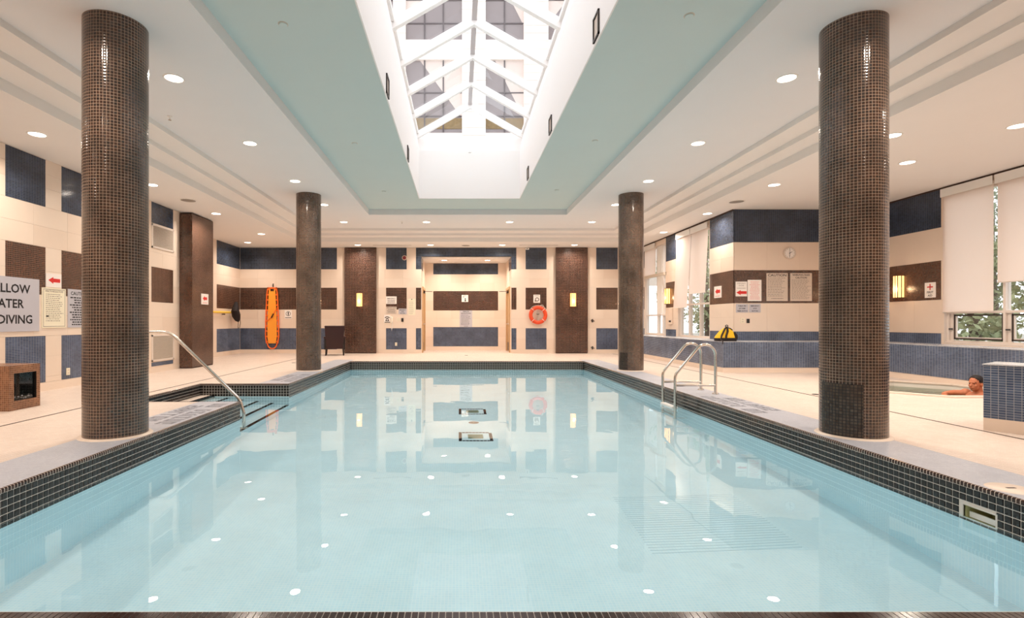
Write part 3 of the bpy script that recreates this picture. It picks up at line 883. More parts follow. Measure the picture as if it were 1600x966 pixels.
pilaster(-4.08, -2.95, YB - .09, YB - .013, 'wide flat brown mosaic pilaster beside the dark chair')
pilaster(3.46, 4.60, YB - .09, YB - .013, 'wide flat brown mosaic pilaster beside the orange life ring')
pilaster(-6.765, -6.46, 12.4, 13.46, 'square brown mosaic pillar at the end of the grille wall', CEIL - .021)

# =================================================================== SIGNS AND LETTERING
def text_into(mb, fr, s, u, z, size, d, align='C', sx=1.0, bold=0.0):
    cu = bpy.data.curves.new('txt', 'FONT')
    cu.body = s; cu.size = size; cu.resolution_u = 2
    cu.align_x = {'C': 'CENTER', 'L': 'LEFT', 'R': 'RIGHT'}[align]
    cu.offset = bold * size
    to = bpy.data.objects.new('txt', cu); COL.objects.link(to)
    dg = bpy.context.evaluated_depsgraph_get()
    me = bpy.data.meshes.new_from_object(to.evaluated_get(dg))
    for p in me.polygons:
        mb.face([fr.p(u + me.vertices[i].co.x * sx, z + me.vertices[i].co.y, d) for i in p.vertices])
    bpy.data.objects.remove(to); bpy.data.curves.remove(cu); bpy.data.meshes.remove(me)
def lines_into(mb, fr, u0, u1, z0, z1, n, d, frac=.42, jag=.25, center=False):
    h = (z1 - z0) / n
    for i in range(n):
        zz = z1 - (i + .5) * h
        L = (u1 - u0) * (1 - random.uniform(0, jag))
        a = (u0 + u1) / 2 - L / 2 if center else u0
        x = a
        while x < a + L - .004:
            w = min(random.uniform(.02, .06) * (u1 - u0) / .4, a + L - x)
            mb.face([fr.p(x, zz - h * frac / 2, d), fr.p(x + w, zz - h * frac / 2, d), fr.p(x + w, zz + h * frac / 2, d), fr.p(x, zz + h * frac / 2, d)])
            x += w + .012 * (u1 - u0) / .4
def arrow_into(mb, fr, u0, u1, zc, h, d):
    w = u1 - u0; hw = w * .42
    mb.face([fr.p(u0, zc, d), fr.p(u0 + hw, zc - h / 2, d), fr.p(u0 + hw, zc + h / 2, d)])
    mb.face([fr.p(u0 + hw * .95, zc - h * .27, d), fr.p(u1, zc - h * .27, d), fr.p(u1, zc + h * .27, d), fr.p(u0 + hw * .95, zc + h * .27, d)])
def circle_into(mb, fr, u, z, r, d, n=20, ring=None):
    if ring:
        for i in range(n):
            a, b = 2 * PI * i / n, 2 * PI * (i + 1) / n
            mb.face([fr.p(u + q * math.cos(t), z + q * math.sin(t), d) for q, t in ((ring, a), (r, a), (r, b), (ring, b))])
    else:
        mb.face([fr.p(u + r * math.cos(2 * PI * i / n), z + r * math.sin(2 * PI * i / n), d) for i in range(n)])
WD = 0.012      # face of the wall tiles
def sign(fr, u0, u1, z0, z1, label, plate='sign_white', base=WD, thick=.008, name='wall_sign', cat='sign', group=None, border=None):
    e = thing(name, fr.p((u0 + u1) / 2, z0, base), label, cat, group)
    obj('plate', fr.slab(MB(), u0, u1, z0, z1, base, base + thick), plate, e)
    if border:
        mb = MB(); w = .008; g = .02; dd = base + thick + .0006
        for q in ((u0 + g, u1 - g, z0 + g, z0 + g + w), (u0 + g, u1 - g, z1 - g - w, z1 - g), (u0 + g, u0 + g + w, z0 + g, z1 - g), (u1 - g - w, u1 - g, z0 + g, z1 - g)):
            mb.face([fr.p(q[0], q[2], dd), fr.p(q[1], q[2], dd), fr.p(q[1], q[3], dd), fr.p(q[0], q[3], dd)])
        obj('border', mb, border, e)
    e['_d'] = base + thick + .001
    return e
def lettering(e, material, fn, name='lettering'):
    mb = MB(); fn(mb, e['_d']); obj(name, mb, material, e, kind='stuff' if name == 'fine_print' else None)

# left wall
e = sign(FL, 7.0, 8.245, .98, 1.81, 'large grey sign reading shallow water no diving above the tiled box', 'sign_grey', thick=.012)
for s, z in (('SHALLOW', 1.575), ('WATER', 1.345), ('NO DIVING', 1.105)):
    lettering(e, 'ink', lambda mb, d: text_into(mb, FL, s, 7.63, z, .185, d, bold=.022))
e = sign(FL, 8.385, 8.71, 1.705, 1.93, 'white sign with a red arrow above the cream rules sheet', 'sign_white')
lettering(e, 'red', lambda mb, d: arrow_into(mb, FL, 8.43, 8.68, 1.82, .115, d), 'arrow')
e = sign(FL, 8.30, 8.80, 1.03, 1.69, 'cream framed sheet of health regulations beside the grey no diving sign', 'sign_cream', thick=.014, border='ink_soft')
lettering(e, 'ink_soft', lambda mb, d: text_into(mb, FL, 'HEALTH REGULATIONS', 8.55, 1.62, .05, d, bold=.01, sx=.72), 'heading')
lettering(e, 'ink_soft', lambda mb, d: lines_into(mb, FL, 8.37, 8.74, 1.13, 1.60, 15, d, .3), 'fine_print')
lettering(e, 'ink', lambda mb, d: lines_into(mb, FL, 8.38, 8.43, 1.205, 1.24, 1, d + .0005, .6, 0), 'bold_mark')
e = sign(FL, 8.855, 9.38, 1.03, 1.70, 'grey caution notice of black capitals partly behind the column', 'sign_grey')
lettering(e, 'ink', lambda mb, d: text_into(mb, FL, 'CAUTION', 9.11, 1.60, .085, d, bold=.02), 'heading')
lettering(e, 'ink', lambda mb, d: lines_into(mb, FL, 8.89, 9.34, 1.06, 1.575, 12, d, .5, .5, True), 'fine_print')
def outlet(fr, u, z, label, base=WD, w=.075, h=.12, dark=False):
    e = thing('wall_outlet', fr.p(u, z - h / 2, base), label, 'outlet')
    obj('plate', fr.slab(MB(), u - w / 2, u + w / 2, z - h / 2, z + h / 2, base, base + .012), 'sign_cream' if not dark else 'steel_dark', e)
    mb = MB()
    for q in (-.026, .026): fr.slab(mb, u - w * .22, u + w * .22, z + q - .014, z + q + .014, base + .012, base + .014)
    obj('socket', mb, 'sign_beige' if not dark else 'black', e)
    return e
outlet(FL, 8.86, .27, 'cream covered outlet on the blue panel near the tiled box')
outlet(FB, -2.25, .33, 'small cream outlet on the blue panel under the emergency phone')
# louvred grilles
for (u0, u1, z0, z1), lab in zip(LV, ('louvred beige air grille high on the left wall under the navy panel', 'louvred beige air grille low on the left wall behind the handrail')):
    e = thing('air_grille', FL.p((u0 + u1) / 2, z0, WD), lab, 'air grille', 'louvred grilles on the left wall')
    f = MB()
    for q in ((u0, u1, z0, z0 + .035), (u0, u1, z1 - .035, z1), (u0, u0 + .035, z0, z1), (u1 - .035, u1, z0, z1)): FL.slab(f, *q, WD, WD + .02)
    obj('frame', f, 'frame', e)
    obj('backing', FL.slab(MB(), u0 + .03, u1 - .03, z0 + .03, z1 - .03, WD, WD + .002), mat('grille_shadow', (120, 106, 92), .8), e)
    n = int((z1 - z0 - .07) / .026)
    sm = None
    for i in range(n):
        z = z0 + .037 + (i + .5) * (z1 - z0 - .074) / n
        t = MB(); P = FL.p
        t.face([P(u0 + .03, z - .010, WD + .018), P(u1 - .03, z - .010, WD + .018), P(u1 - .03, z + .008, WD + .004), P(u0 + .03, z + .008, WD + .004)])
        t.face([P(u0 + .03, z - .010, WD + .018), P(u0 + .03, z - .014, WD + .016), P(u1 - .03, z - .014, WD + .016), P(u1 - .03, z - .010, WD + .018)])
        obj('slat', t, 'grille', e)
# arrow sign on the pillar
FP = Frame((-6.46, 0, 0), (0, 1, 0), (1, 0, 0))
e = sign(FP, 12.83, 13.19, 1.57, 1.84, 'white sign with a red arrow on the brown mosaic pillar', 'sign_white', base=0)
lettering(e, 'red', lambda mb, d: arrow_into(mb, FP, 12.9, 13.12, 1.72, .13, d), 'arrow')
lettering(e, 'ink_pink', lambda mb, d: lines_into(mb, FP, 12.9, 13.12, 1.59, 1.63, 1, d, .5, 0), 'caption')

# back wall
e = sign(FB, -2.61, -2.23, 1.77, 2.04, 'pale notice headed emergency on the upper brown panel left of the alcove', 'sign_white', group='small notices by the emergency phone')
def f(mb, d):
    text_into(mb, FB, 'EMERGENCY', -2.42, 1.945, .05, d, bold=.02, sx=1.05)
    lines_into(mb, FB, -2.58, -2.26, 1.79, 1.925, 4, d, .4, .2, True)
lettering(e, 'ink', f)
e = sign(FB, -2.61, -2.23, 1.41, 1.67, 'grey notice with a dark heading strip above the telephone symbol', 'sign_beige', group='small notices by the emergency phone')
def f(mb, d):
    text_into(mb, FB, 'EMERGENCY PHONE', -2.42, 1.62, .036, d, bold=.02)
    lines_into(mb, FB, -2.58, -2.26, 1.43, 1.60, 5, d, .35, .3, True)
lettering(e, 'ink', f)
e = sign(FB, -2.16, -1.87, 1.40, 1.60, 'small grey three line notice above the dark push button plate', 'sign_grey', group='small notices by the emergency phone')
def f(mb, d):
    for s, z in (('EMERGENCY', 1.54), ('STOP', 1.48), ('BUTTON', 1.42)): text_into(mb, FB, s, -2.015, z, .048, d, bold=.02, sx=.85)
lettering(e, 'ink', f)
e = sign(FB, -1.81, -1.56, 1.37, 1.96, 'tall cream paper list hanging from a black pin left of the alcove', 'sign_cream', thick=.003)
lettering(e, 'ink_soft', lambda mb, d: lines_into(mb, FB, -1.79, -1.59, 1.40, 1.86, 14, d, .18, .3), 'fine_print')
obj('pin', MB().box(-1.70, -1.67, YB - .03, YB - .012, 1.92, 1.95), 'black', e)
e = sign(FB, -2.68, -2.45, 1.10, 1.38, 'white telephone symbol sign with a black bar', 'sign_white')
def f(mb, d):
    P = lambda u, z: FB.p(u, z, d)
    mb.face([P(-2.66, 1.10), P(-2.46, 1.10), P(-2.46, 1.125), P(-2.66, 1.125)])
    n = 10
    for i in range(n):
        a, b = PI * (.12 + .76 * i / n), PI * (.12 + .76 * (i + 1) / n)
        mb.face([P(-2.565 + q * math.cos(t), 1.24 + .8 * q * math.sin(t)) for q, t in ((.065, a), (.1, a), (.1, b), (.065, b))])
    mb.face([P(-2.63, 1.15), P(-2.50, 1.15), P(-2.53, 1.26), P(-2.60, 1.26)])
lettering(e, 'ink', f, 'symbol')
lettering(e, 'sign_white', lambda mb, d: circle_into(mb, FB, -2.565, 1.20, .028, d + .001), 'dial')
ph = thing('wall_phone', FB.p(-2.40, 1.05, WD), 'white wall telephone with a dangling cord beside the telephone symbol', 'telephone')
obj('cradle', FB.slab(MB(), -2.44, -2.36, 1.09, 1.31, WD, WD + .03), 'sign_cream', ph, bevel=.006)
obj('handset', MB().tube([FB.p(-2.41, 1.29, .06), FB.p(-2.395, 1.27, .085), FB.p(-2.385, 1.2, .085), FB.p(-2.38, 1.13, .085), FB.p(-2.37, 1.1, .06)], [.02, .022, .014, .022, .02], 8), 'sign_white', ph, smooth=True)
obj('cord', MB().tube([FB.p(-2.37, 1.09, .05), FB.p(-2.36, .98, .06), FB.p(-2.395, .86, .06), FB.p(-2.40, .80, .05), FB.p(-2.405, .9, .04), FB.p(-2.40, 1.09, .03)], .007, 6), 'white', ph, smooth=True)
outlet(FB, -2.02, 1.195, 'dark push button plate under the small grey notice', w=.08, h=.13, dark=True)
outlet(FB, -2.175, 1.21, 'blank cream cover plate between the phone and the push button', w=.09, h=.12)
# alcove
e = sign(FA, .11, .37, 1.92, 2.20, 'white shower pictogram sign on the brown alcove panel', 'sign_white')
def f(mb, d):
    circle_into(mb, FA, .255, 2.05, .025, d)
    P = lambda u, z: FA.p(u, z, d)
    mb.face([P(.225, 1.94), P(.285, 1.94), P(.275, 2.02), P(.235, 2.02)])
    mb.face([P(.16, 2.12), P(.20, 2.10), P(.21, 2.125), P(.17, 2.145)])
    lines_into(mb, FA, .18, .30, 2.155, 2.18, 1, d, .6, 0)
lettering(e, 'ink', f, 'pictogram')
e = sign(FA, .03, .53, .92, 1.58, 'tall grey notice of health regulations between the alcove panels', 'sign_grey')
def f(mb, d):
    text_into(mb, FA, 'HEALTH', .28, 1.515, .065, d, bold=.02)
    text_into(mb, FA, 'REGULATIONS', .28, 1.445, .065, d, bold=.02, sx=.9)
    lines_into(mb, FA, .08, .48, .99, 1.42, 9, d, .3, .3)
    lines_into(mb, FA, .2, .36, .935, .975, 1, d, .4, 0, True)
lettering(e, 'ink', f)
# life ring and its sign
e = sign(FB, 2.67, 2.91, 1.81, 2.10, 'white pictogram sign above the orange life ring', 'sign_white')
def f(mb, d):
    circle_into(mb, FB, 2.80, 1.93, .075, d, 20, .045)
    circle_into(mb, FB, 2.74, 1.88, .03, d)
    lines_into(mb, FB, 2.71, 2.87, 2.05, 2.08, 1, d, .5, 0)
lettering(e, 'ink_soft', f, 'pictogram')
lr = thing('life_ring', (2.82, YB - .09, 1.04), 'orange life ring with white rope hung on the back wall', 'life ring')
tor = [(2.82 + .265 * math.cos(2 * PI * i / 40), YB - .115, 1.37 + .265 * math.sin(2 * PI * i / 40)) for i in range(40)]
obj('ring', MB().tube(tor, .066, 14, True), 'buoy', lr, smooth=True)
gp = []
for i in range(48):
    t = 2 * PI * i / 48
    rr = .335 + .018 * abs(math.sin(2 * t)) 
    gp.append((2.82 + rr * math.cos(t), YB - .12, 1.37 + rr * math.sin(t)))
obj('grab_rope', MB().tube(gp, .007, 6, True), 'rope', lr, smooth=True)
for a_ in (45, 135, 225, 315):
    t = math.radians(a_)
    c = Vector((2.82 + .265 * math.cos(t), YB - .115, 1.37 + .265 * math.sin(t)))
    ring_ = []
    er = Vector((math.cos(t), 0, math.sin(t)))
    for k in range(14):
        q = 2 * PI * k / 14
        ring_.append(c + .069 * (math.cos(q) * er + math.sin(q) * Vector((0, 1, 0))))
    obj('rope_band', MB().tube(ring_, .009, 6, True), 'rope', lr, smooth=True)
cr = thing('coiled_rope', (2.82, YB - .03, 1.16), 'hank of white rope hanging inside the orange life ring', 'rope')
for k in range(4):
    w = .02 + .012 * k
    lp = [(2.815 + w * math.cos(2 * PI * i / 20) + (.01 * (k - 1.5)), YB - .04 - .012 * k, 1.36 + .155 * math.sin(2 * PI * i / 20) - .006 * k) for i in range(20)]
    obj('rope_loop', MB().tube(lp, .008, 6, True), 'rope', cr, smooth=True)
obj('tie', MB().tube([(2.77, YB - .06, 1.41), (2.80, YB - .1, 1.40), (2.84, YB - .1, 1.40), (2.87, YB - .06, 1.41)], .01, 6), 'strap', cr, smooth=True)
obj('hook_loop', MB().tube([(2.97 + .05 * math.cos(2 * PI * i / 18), YB - .04, 1.685 + .05 * math.sin(2 * PI * i / 18)) for i in range(18)], .008, 6, True), 'rope', lr, smooth=True)
obj('throw_line', MB().tube([(2.99, YB - .06, 1.66), (3.14, YB - .03, 1.45), (3.17, YB - .03, 1.2), (3.12, YB - .03, 1.1), (3.3, YB - .03, 1.0)], .006, 6), 'rope', lr, smooth=True)
# fire alarm bell
ab = thing('alarm_bell', (-1.95, YB - .012, 3.36), 'round dark red alarm bell on the navy panel left of the alcove', 'alarm')
FRb = MB()
obj('rim', MB().tube([(-1.95 + .075 * math.cos(2 * PI * i / 24), YB - .03, 3.42 + .075 * math.sin(2 * PI * i / 24)) for i in range(24)], .014, 8, True), 'sign_beige', ab, smooth=True)
obj('dome', MB().ellipsoid((-1.95, YB - .025, 3.42), (.068, .04, .068), 20, 12), 'red_bell', ab, smooth=True)
# security camera over the right part of the back wall
sc_ = thing('security_camera', (2.43, YB - .1, CEIL), 'small white security camera under the ceiling above the life ring', 'camera')
obj('body', MB().box(2.36, 2.50, YB - .16, YB - .08, CEIL - .09, CEIL - .03), 'white', sc_, bevel=.008)
obj('bracket', MB().box(2.41, 2.45, YB - .14, YB - .10, CEIL - .03, CEIL), 'white', sc_)
obj('lens', MB().tube([(2.43, YB - .16, CEIL - .06), (2.43, YB - .168, CEIL - .06)], .018, 12), 'black', sc_)
# shower valves on the right of the back wall
for u, z, lab in ((4.78, 1.17, 'steel cross valve on the cream wall right of the lit pilaster'), (4.78, .2, 'low steel spigot on the cream wall right of the lit pilaster')):
    e = thing('wall_valve', FB.p(u, z - .06, WD), lab, 'valve')
    obj('escutcheon', MB().tube([FB.p(u, z, WD), FB.p(u, z, WD + .015)], .055, 20), 'steel', e, smooth=True)
    obj('handle', MB().tube([FB.p(u - .07, z + .02, .06), FB.p(u + .07, z - .02, .06)], .012, 8).tube([FB.p(u, z - .06, .06), FB.p(u, z + .06, .06)], .012, 8).tube([FB.p(u, z, .02), FB.p(u, z, .065)], .014, 8), 'steel_dark', e, smooth=True)
# small information sign near the rescue board
e = sign(FB, -6.24, -5.98, 1.24, 1.55, 'white round pictogram sign with a black bar beside the orange rescue board', 'sign_white')
def f(mb, d):
    circle_into(mb, FB, -6.11, 1.42, .085, d, 24, .07)
    P = lambda u, z: FB.p(u, z, d)
    mb.face([P(-6.125, 1.36), P(-6.095, 1.36), P(-6.09, 1.48), P(-6.13, 1.48)])
    mb.face([P(-6.22, 1.27), P(-6.0, 1.27), P(-6.0, 1.29), P(-6.22, 1.29)])
lettering(e, 'ink', f, 'pictogram')

# orange rescue board: panel, rails and bridges leave real handholds
rb = thing('rescue_board', (-6.66, YB - .06, .15), 'orange spinal rescue board hung upright on the back wall', 'rescue board')
cx = -6.67
def half_w(z):            # half width of the board at height z
    pts = [(.36, .215), (.46, .255), (1.2, .245), (2.25, .20), (2.36, .17)]
    for (z0, w0), (z1, w1) in zip(pts[:-1], pts[1:]):
        if z <= z1: return w0 + (w1 - w0) * (max(z, z0) - z0) / (z1 - z0)
    return pts[-1][1]
def strip(mb, za, zb, fa, fb, y0, y1):
    for i in range(8):
        z0, z1 = za + (zb - za) * i / 8, za + (zb - za) * (i + 1) / 8
        q = [(cx + fa(z0), z0), (cx + fb(z0), z0), (cx + fb(z1), z1), (cx + fa(z1), z1)]
        F_ = [(x, y0, z) for x, z in q]; B_ = [(x, y1, z) for x, z in q]
        mb.face(F_); mb.face(list(reversed(B_)))
        for a_, b_ in zip(range(4), (1, 2, 3, 0)): mb.face([B_[a_], B_[b_], F_[b_], F_[a_]])
pm = MB(); strip(pm, .36, 2.22, lambda z: -half_w(z) + .085, lambda z: half_w(z) - .085, YB - .075, YB - .035)
strip(pm, 2.22, 2.30, lambda z: -half_w(z) + .085, lambda z: -.065, YB - .07, YB - .04); strip(pm, 2.22, 2.30, lambda z: .065, lambda z: half_w(z) - .085, YB - .07, YB - .04)
obj('panel', pm, 'orange_board', rb)
rm = MB()
strip(rm, .36, 2.36, lambda z: -half_w(z), lambda z: -half_w(z) + .035, YB - .08, YB - .03)
strip(rm, .36, 2.36, lambda z: half_w(z) - .035, lambda z: half_w(z), YB - .08, YB - .03)
strip(rm, 2.31, 2.36, lambda z: -half_w(z), lambda z: half_w(z), YB - .08, YB - .03)
obj('rim', rm, 'orange_rim', rb)
for i in range(11):
    z = .40 + i * .186
    for sg in (-1, 1):
        b_ = MB()
        if sg < 0: strip(b_, z, z + .05, lambda q: -half_w(q) + .03, lambda q: -half_w(q) + .09, YB - .077, YB - .033)
        else: strip(b_, z, z + .05, lambda q: half_w(q) - .09, lambda q: half_w(q) - .03, YB - .077, YB - .033)
        obj('bridge', b_, 'orange_rim', rb)
obj('foot_loop', MB().tube([(cx + .17 * math.cos(t), YB - .055, .37 + .20 * math.sin(t)) for t in [PI + PI * i / 14 for i in range(15)]], .022, 8), 'orange_rim', rb, smooth=True)
obj('strap', MB().tube([(cx - .2, YB - .085, 1.12), (cx, YB - .09, 1.32), (cx + .2, YB - .085, 1.65)], .012, 6), 'orange_rim', rb, smooth=True)
obj('buckle', MB().tube([(cx - .02, YB - .1, 1.27), (cx + .06, YB - .1, 1.42)], .022, 8), 'strap', rb)
hk2 = thing('wall_hook', (-6.65, YB - .012, 2.40), 'dark wall hook above the orange rescue board', 'hook')
obj('plate', MB().box(-6.665, -6.635, YB - .02, YB - .012, 2.38, 2.50), 'steel_dark', hk2)
obj('hook', MB().tube([(-6.65, YB - .02, 2.48), (-6.65, YB - .06, 2.46), (-6.65, YB - .07, 2.41), (-6.65, YB - .05, 2.385), (-6.65, YB - .03, 2.36)], .009, 6), 'steel_dark', hk2, smooth=True)

# reaching pole on the left alcove wall
rp = thing('reaching_pole', (XLA + .09, 16.5, 1.41), 'yellow reaching pole with a black net bag along the alcove wall', 'rescue pole')
obj('pole', MB().tube([(XLA + .09, 14.2, 1.43), (XLA + .09, 17.72, 1.45)], .035, 12), 'pole', rp, smooth=True)
for y in (14.6, 16.9): obj('bracket', MB().box(XLA + .03, XLA + .13, y - .02, y + .02, 1.36, 1.40), 'steel_dark', rp)
obj('net', MB().tube([(XLA + .22, 17.55, 1.80), (XLA + .23, 17.5, 1.68), (XLA + .24, 17.42, 1.5), (XLA + .24, 17.5, 1.35), (XLA + .23, 17.62, 1.22), (XLA + .22, 17.72, 1.13)], [.05, .09, .13, .14, .10, .015], 12), 'strap', rp, smooth=True)
obj('hoop', MB().tube([(XLA + .22 + .02 * math.cos(2 * PI * i / 16), 17.45 + .17 * math.cos(2 * PI * i / 16), 1.47 + .17 * math.sin(2 * PI * i / 16)) for i in range(16)], .008, 6, True), 'steel_dark', rp, smooth=True)
hc = thing('hanging_cord', (XLA + .1, 17.95, .9), 'thin dark cord looping down beside the black net', 'cord')
obj('loop', MB().tube([(XLA + .1, 17.75, 1.46), (XLA + .1, 17.95, 1.44), (XLA + .1, 18.1, 1.32), (XLA + .1, 18.16, 1.1), (XLA + .1, 18.1, .93), (XLA + .1, 17.98, .91), (XLA + .1, 17.98, 1.15), (XLA + .1, 17.93, 1.35), (XLA + .1, 17.8, 1.45)], .011, 6), 'strap', hc, smooth=True)
obj('clip', MB().tube([(XLA + .012, 17.75, 1.46), (XLA + .11, 17.75, 1.46)], .012, 6), 'steel_dark', hc)

# spa wall signs
FSB = Frame((XRB, 0, 0), (0, -1, 0), (-1, 0, 0))
e = sign(FSB, -13.0, -12.64, 1.73, 2.02, 'small white sign with a red arrow on the side of the spa wall block', 'sign_white')
lettering(e, 'red', lambda mb, d: arrow_into(mb, FSB, -12.94, -12.70, 1.89, .15, d), 'arrow')
lettering(e, 'ink_pink', lambda mb, d: lines_into(mb, FSB, -12.94, -12.7, 1.755, 1.79, 1, d, .5, 0), 'caption')
e = sign(FS, 6.53, 6.80, 1.73, 2.08, 'white emergency phone notice with a long red arrow on the spa wall', 'sign_white')
lettering(e, 'red', lambda mb, d: arrow_into(mb, FS, 6.545, 6.79, 1.82, .12, d), 'arrow')
def f(mb, d):
    text_into(mb, FS, 'EMERGENCY', 6.665, 2.02, .045, d, sx=.8)
    text_into(mb, FS, 'PHONE', 6.665, 1.97, .045, d, sx=.8)
    lines_into(mb, FS, 6.56, 6.77, 1.905, 1.94, 1, d, .35, 0, True)
lettering(e, 'ink_soft', f)
e = sign(FS, 6.815, 7.14, 1.62, 2.12, 'pale sheet of pink print next to the red arrow notice', 'sign_white')
lettering(e, 'ink_pink', lambda mb, d: lines_into(mb, FS, 6.85, 7.11, 1.65, 2.09, 13, d, .4, .4, True), 'fine_print')
e = sign(FS, 7.26, 7.76, 1.62, 2.28, 'grey notice headed caution on the brown spa wall panel', 'sign_beige', border=None)
def f(mb, d):
    lines_into(mb, FS, 7.285, 7.715, 1.72, 2.18, 12, d, .3, .25)
    lines_into(mb, FS, 7.37, 7.65, 1.66, 1.70, 1, d, .4, 0, True)
lettering(e, 'ink_soft', f, 'fine_print')
lettering(e, 'ink', lambda mb, d: text_into(mb, FS, 'CAUTION', 7.51, 2.20, .085, d + .0008, bold=.02, sx=1.15), 'heading')
e = sign(FS, 7.82, 8.33, 1.62, 2.28, 'beige notice headed whirlpool rules caution next to the grey caution notice', 'sign_beige')
def f(mb, d):
    lines_into(mb, FS, 7.85, 8.30, 1.66, 2.13, 16, d, .3, .25)
lettering(e, 'ink_soft', f, 'fine_print')
def f(mb, d):
    text_into(mb, FS, 'WHIRLPOOL RULES', 8.075, 2.215, .06, d + .0008, bold=.02, sx=.78)
    text_into(mb, FS, 'CAUTION', 8.075, 2.15, .06, d + .0008, bold=.02, sx=1.0)
lettering(e, 'ink', f, 'heading')
for (u0, u1, tx, lab) in ((6.54, 6.83, ('PUBLIC SPA', 'JET PUMP', 'TIMER SWITCH'), 'small grey notice about the jet pump timer switch'),
                          (6.85, 7.12, ('EMERGENCY', 'STOP', 'BUTTON'), 'small grey emergency stop button notice on the spa wall')):
    e = sign(FS, u0, u1, 1.35, 1.55, lab, 'sign_grey', group='small grey notices on the spa wall')
    def f(mb, d):
        for i, s in enumerate(tx): text_into(mb, FS, s, (u0 + u1) / 2, 1.49 - .06 * i, .042, d, bold=.02, sx=.85)
    lettering(e, 'ink', f)
e = outlet(FS, 6.695, 1.16, 'pale timer switch plate under the jet pump notice', w=.09, h=.12)
e = outlet(FS, 6.825, 1.15, 'dark stop button plate under the emergency stop notice', w=.07, h=.1, dark=True)
ck = thing('wall_clock', FS.p(7.8, 2.61, WD), 'round white wall clock with a pale rim above the caution notices', 'clock')
obj('case', MB().tube([FS.p(7.8 + .13 * math.cos(2 * PI * i / 32), 2.75 + .13 * math.sin(2 * PI * i / 32), WD + .02) for i in range(32)], .016, 8, True), 'sign_beige', ck, smooth=True)
dm = MB(); circle_into(dm, FS, 7.8, 2.75, .13, WD + .018, 32); obj('dial', dm, 'sign_white', ck)
tk = MB()
for i in range(12):
    t = 2 * PI * i / 12
    c_, s_ = math.cos(t), math.sin(t)
    tk.face([FS.p(7.8 + r * c_ + w * -s_, 2.75 + r * s_ + w * c_, WD + .0195) for r, w in ((.095, -.004), (.118, -.004), (.118, .004), (.095, .004))])
obj('hour_marks', tk, 'ink_soft', ck)
for nm, ang, L, w in (('minute_hand', 88, .11, .006), ('hour_hand', 30, .07, .007)):
    t = math.radians(ang); c_, s_ = math.cos(t), math.sin(t)
    hm = MB().face([FS.p(7.8 + r * c_ + q * -s_, 2.75 + r * s_ + q * c_, WD + .021) for r, q in ((-.09 if nm == 'minute_hand' else -.02, -w), (L, -w * .6), (L, w * .6), (-.09 if nm == 'minute_hand' else -.02, w))])
    obj(nm, hm, 'ink', ck)
# first aid sign on the right wall
e = sign(FR, -10.53, -10.29, 1.62, 1.93, 'white first aid sign with a red cross beside the wall lamp', 'sign_white')
def f(mb, d):
    P = lambda u, z: FR.p(u, z, d)
    for q in ((-10.475, -10.345, 1.825, 1.85), (-10.4225, -10.3975, 1.775, 1.90)): mb.face([P(q[0], q[2]), P(q[1], q[2]), P(q[1], q[3]), P(q[0], q[3])])
lettering(e, 'red', f, 'cross')
for s, z in (('FIRST', 1.71), ('AID', 1.645)):
    lettering(e, 'ink', lambda mb, d: text_into(mb, FR, s, -10.41, z, .06, d, bold=.025))

# wall lamps
def sconce(fr, u, z, label, base=WD, w=.2, h=.48, depth=.11, power=5.0):
    e = thing('wall_lamp', fr.p(u, z - h / 2, base), label, 'wall lamp', 'glowing half-box wall lamps')
    obj('backplate', fr.slab(MB(), u - w * .35, u + w * .35, z - h * .45, z + h * .45, base, base + .012), 'steel_dark', e)
    sh = MB(); P = fr.p
    pts = [(-w / 2, base + .006), (-w / 2, base + depth * .55), (-w * .3, base + depth), (w * .3, base + depth), (w / 2, base + depth * .55), (w / 2, base + .006)]
    for (a, da), (b, db) in zip(pts[:-1], pts[1:]):
        sh.face([P(u + a, z - h / 2, da), P(u + b, z - h / 2, db), P(u + b, z + h / 2, db), P(u + a, z + h / 2, da)])
    obj('shade', sh, 'sconce_glass', e)
    fm = MB()
    for zz in (z - h / 2, z + h / 2):
        for (a, da), (b, db) in zip(pts[:-1], pts[1:]): fm.tube([P(u + a, zz, da), P(u + b, zz, db)], .009, 6)
    for a, da in pts[1:-1]: fm.tube([P(u + a, z - h / 2, da), P(u + a, z + h / 2, da)], .008, 6)
    fm.tube([P(u, z - h / 2, base + depth + .002), P(u, z + h / 2, base + depth + .002)], .007, 6)
    obj('frame', fm, 'frame_dark', e)
    ld = bpy.data.lights.new('wall_lamp_bulb', 'POINT'); ld.energy = power; ld.color = (1.0, .62, .32); ld.shadow_soft_size = .04
    lo = bpy.data.objects.new('lamp', ld); COL.objects.link(lo); lo.parent = e; lo.location = fr.p(u, z - .05, base + depth + .07) - wpos(e)
    return e
FPB = Frame((0, YB - .09, 0), (1, 0, 0), (0, -1, 0))
sconce(FPB, -3.54, 1.91, 'glowing wall lamp on the brown pilaster beside the dark chair', base=0)
sconce(FPB, 4.065, 1.91, 'glowing wall lamp on the brown pilaster beside the life ring', base=0)
sconce(FR, -11.12, 1.89, 'glowing wall lamp on the brown panel beside the first aid sign')
sconce(FRB, -15.82, 1.92, 'glowing wall lamp on the narrow pier between the two window bays')
e = thing('control_panel', FRB.p(-15.65, 1.05, WD), 'small cream control panel under the pier wall lamp', 'control panel')
obj('case', FRB.slab(MB(), -15.8, -15.5, 1.05, 1.55, WD, WD + .04), 'cream2', e, bevel=.006)
obj('display', FRB.slab(MB(), -15.73, -15.57, 1.12, 1.17, WD + .04, WD + .043), 'black', e)

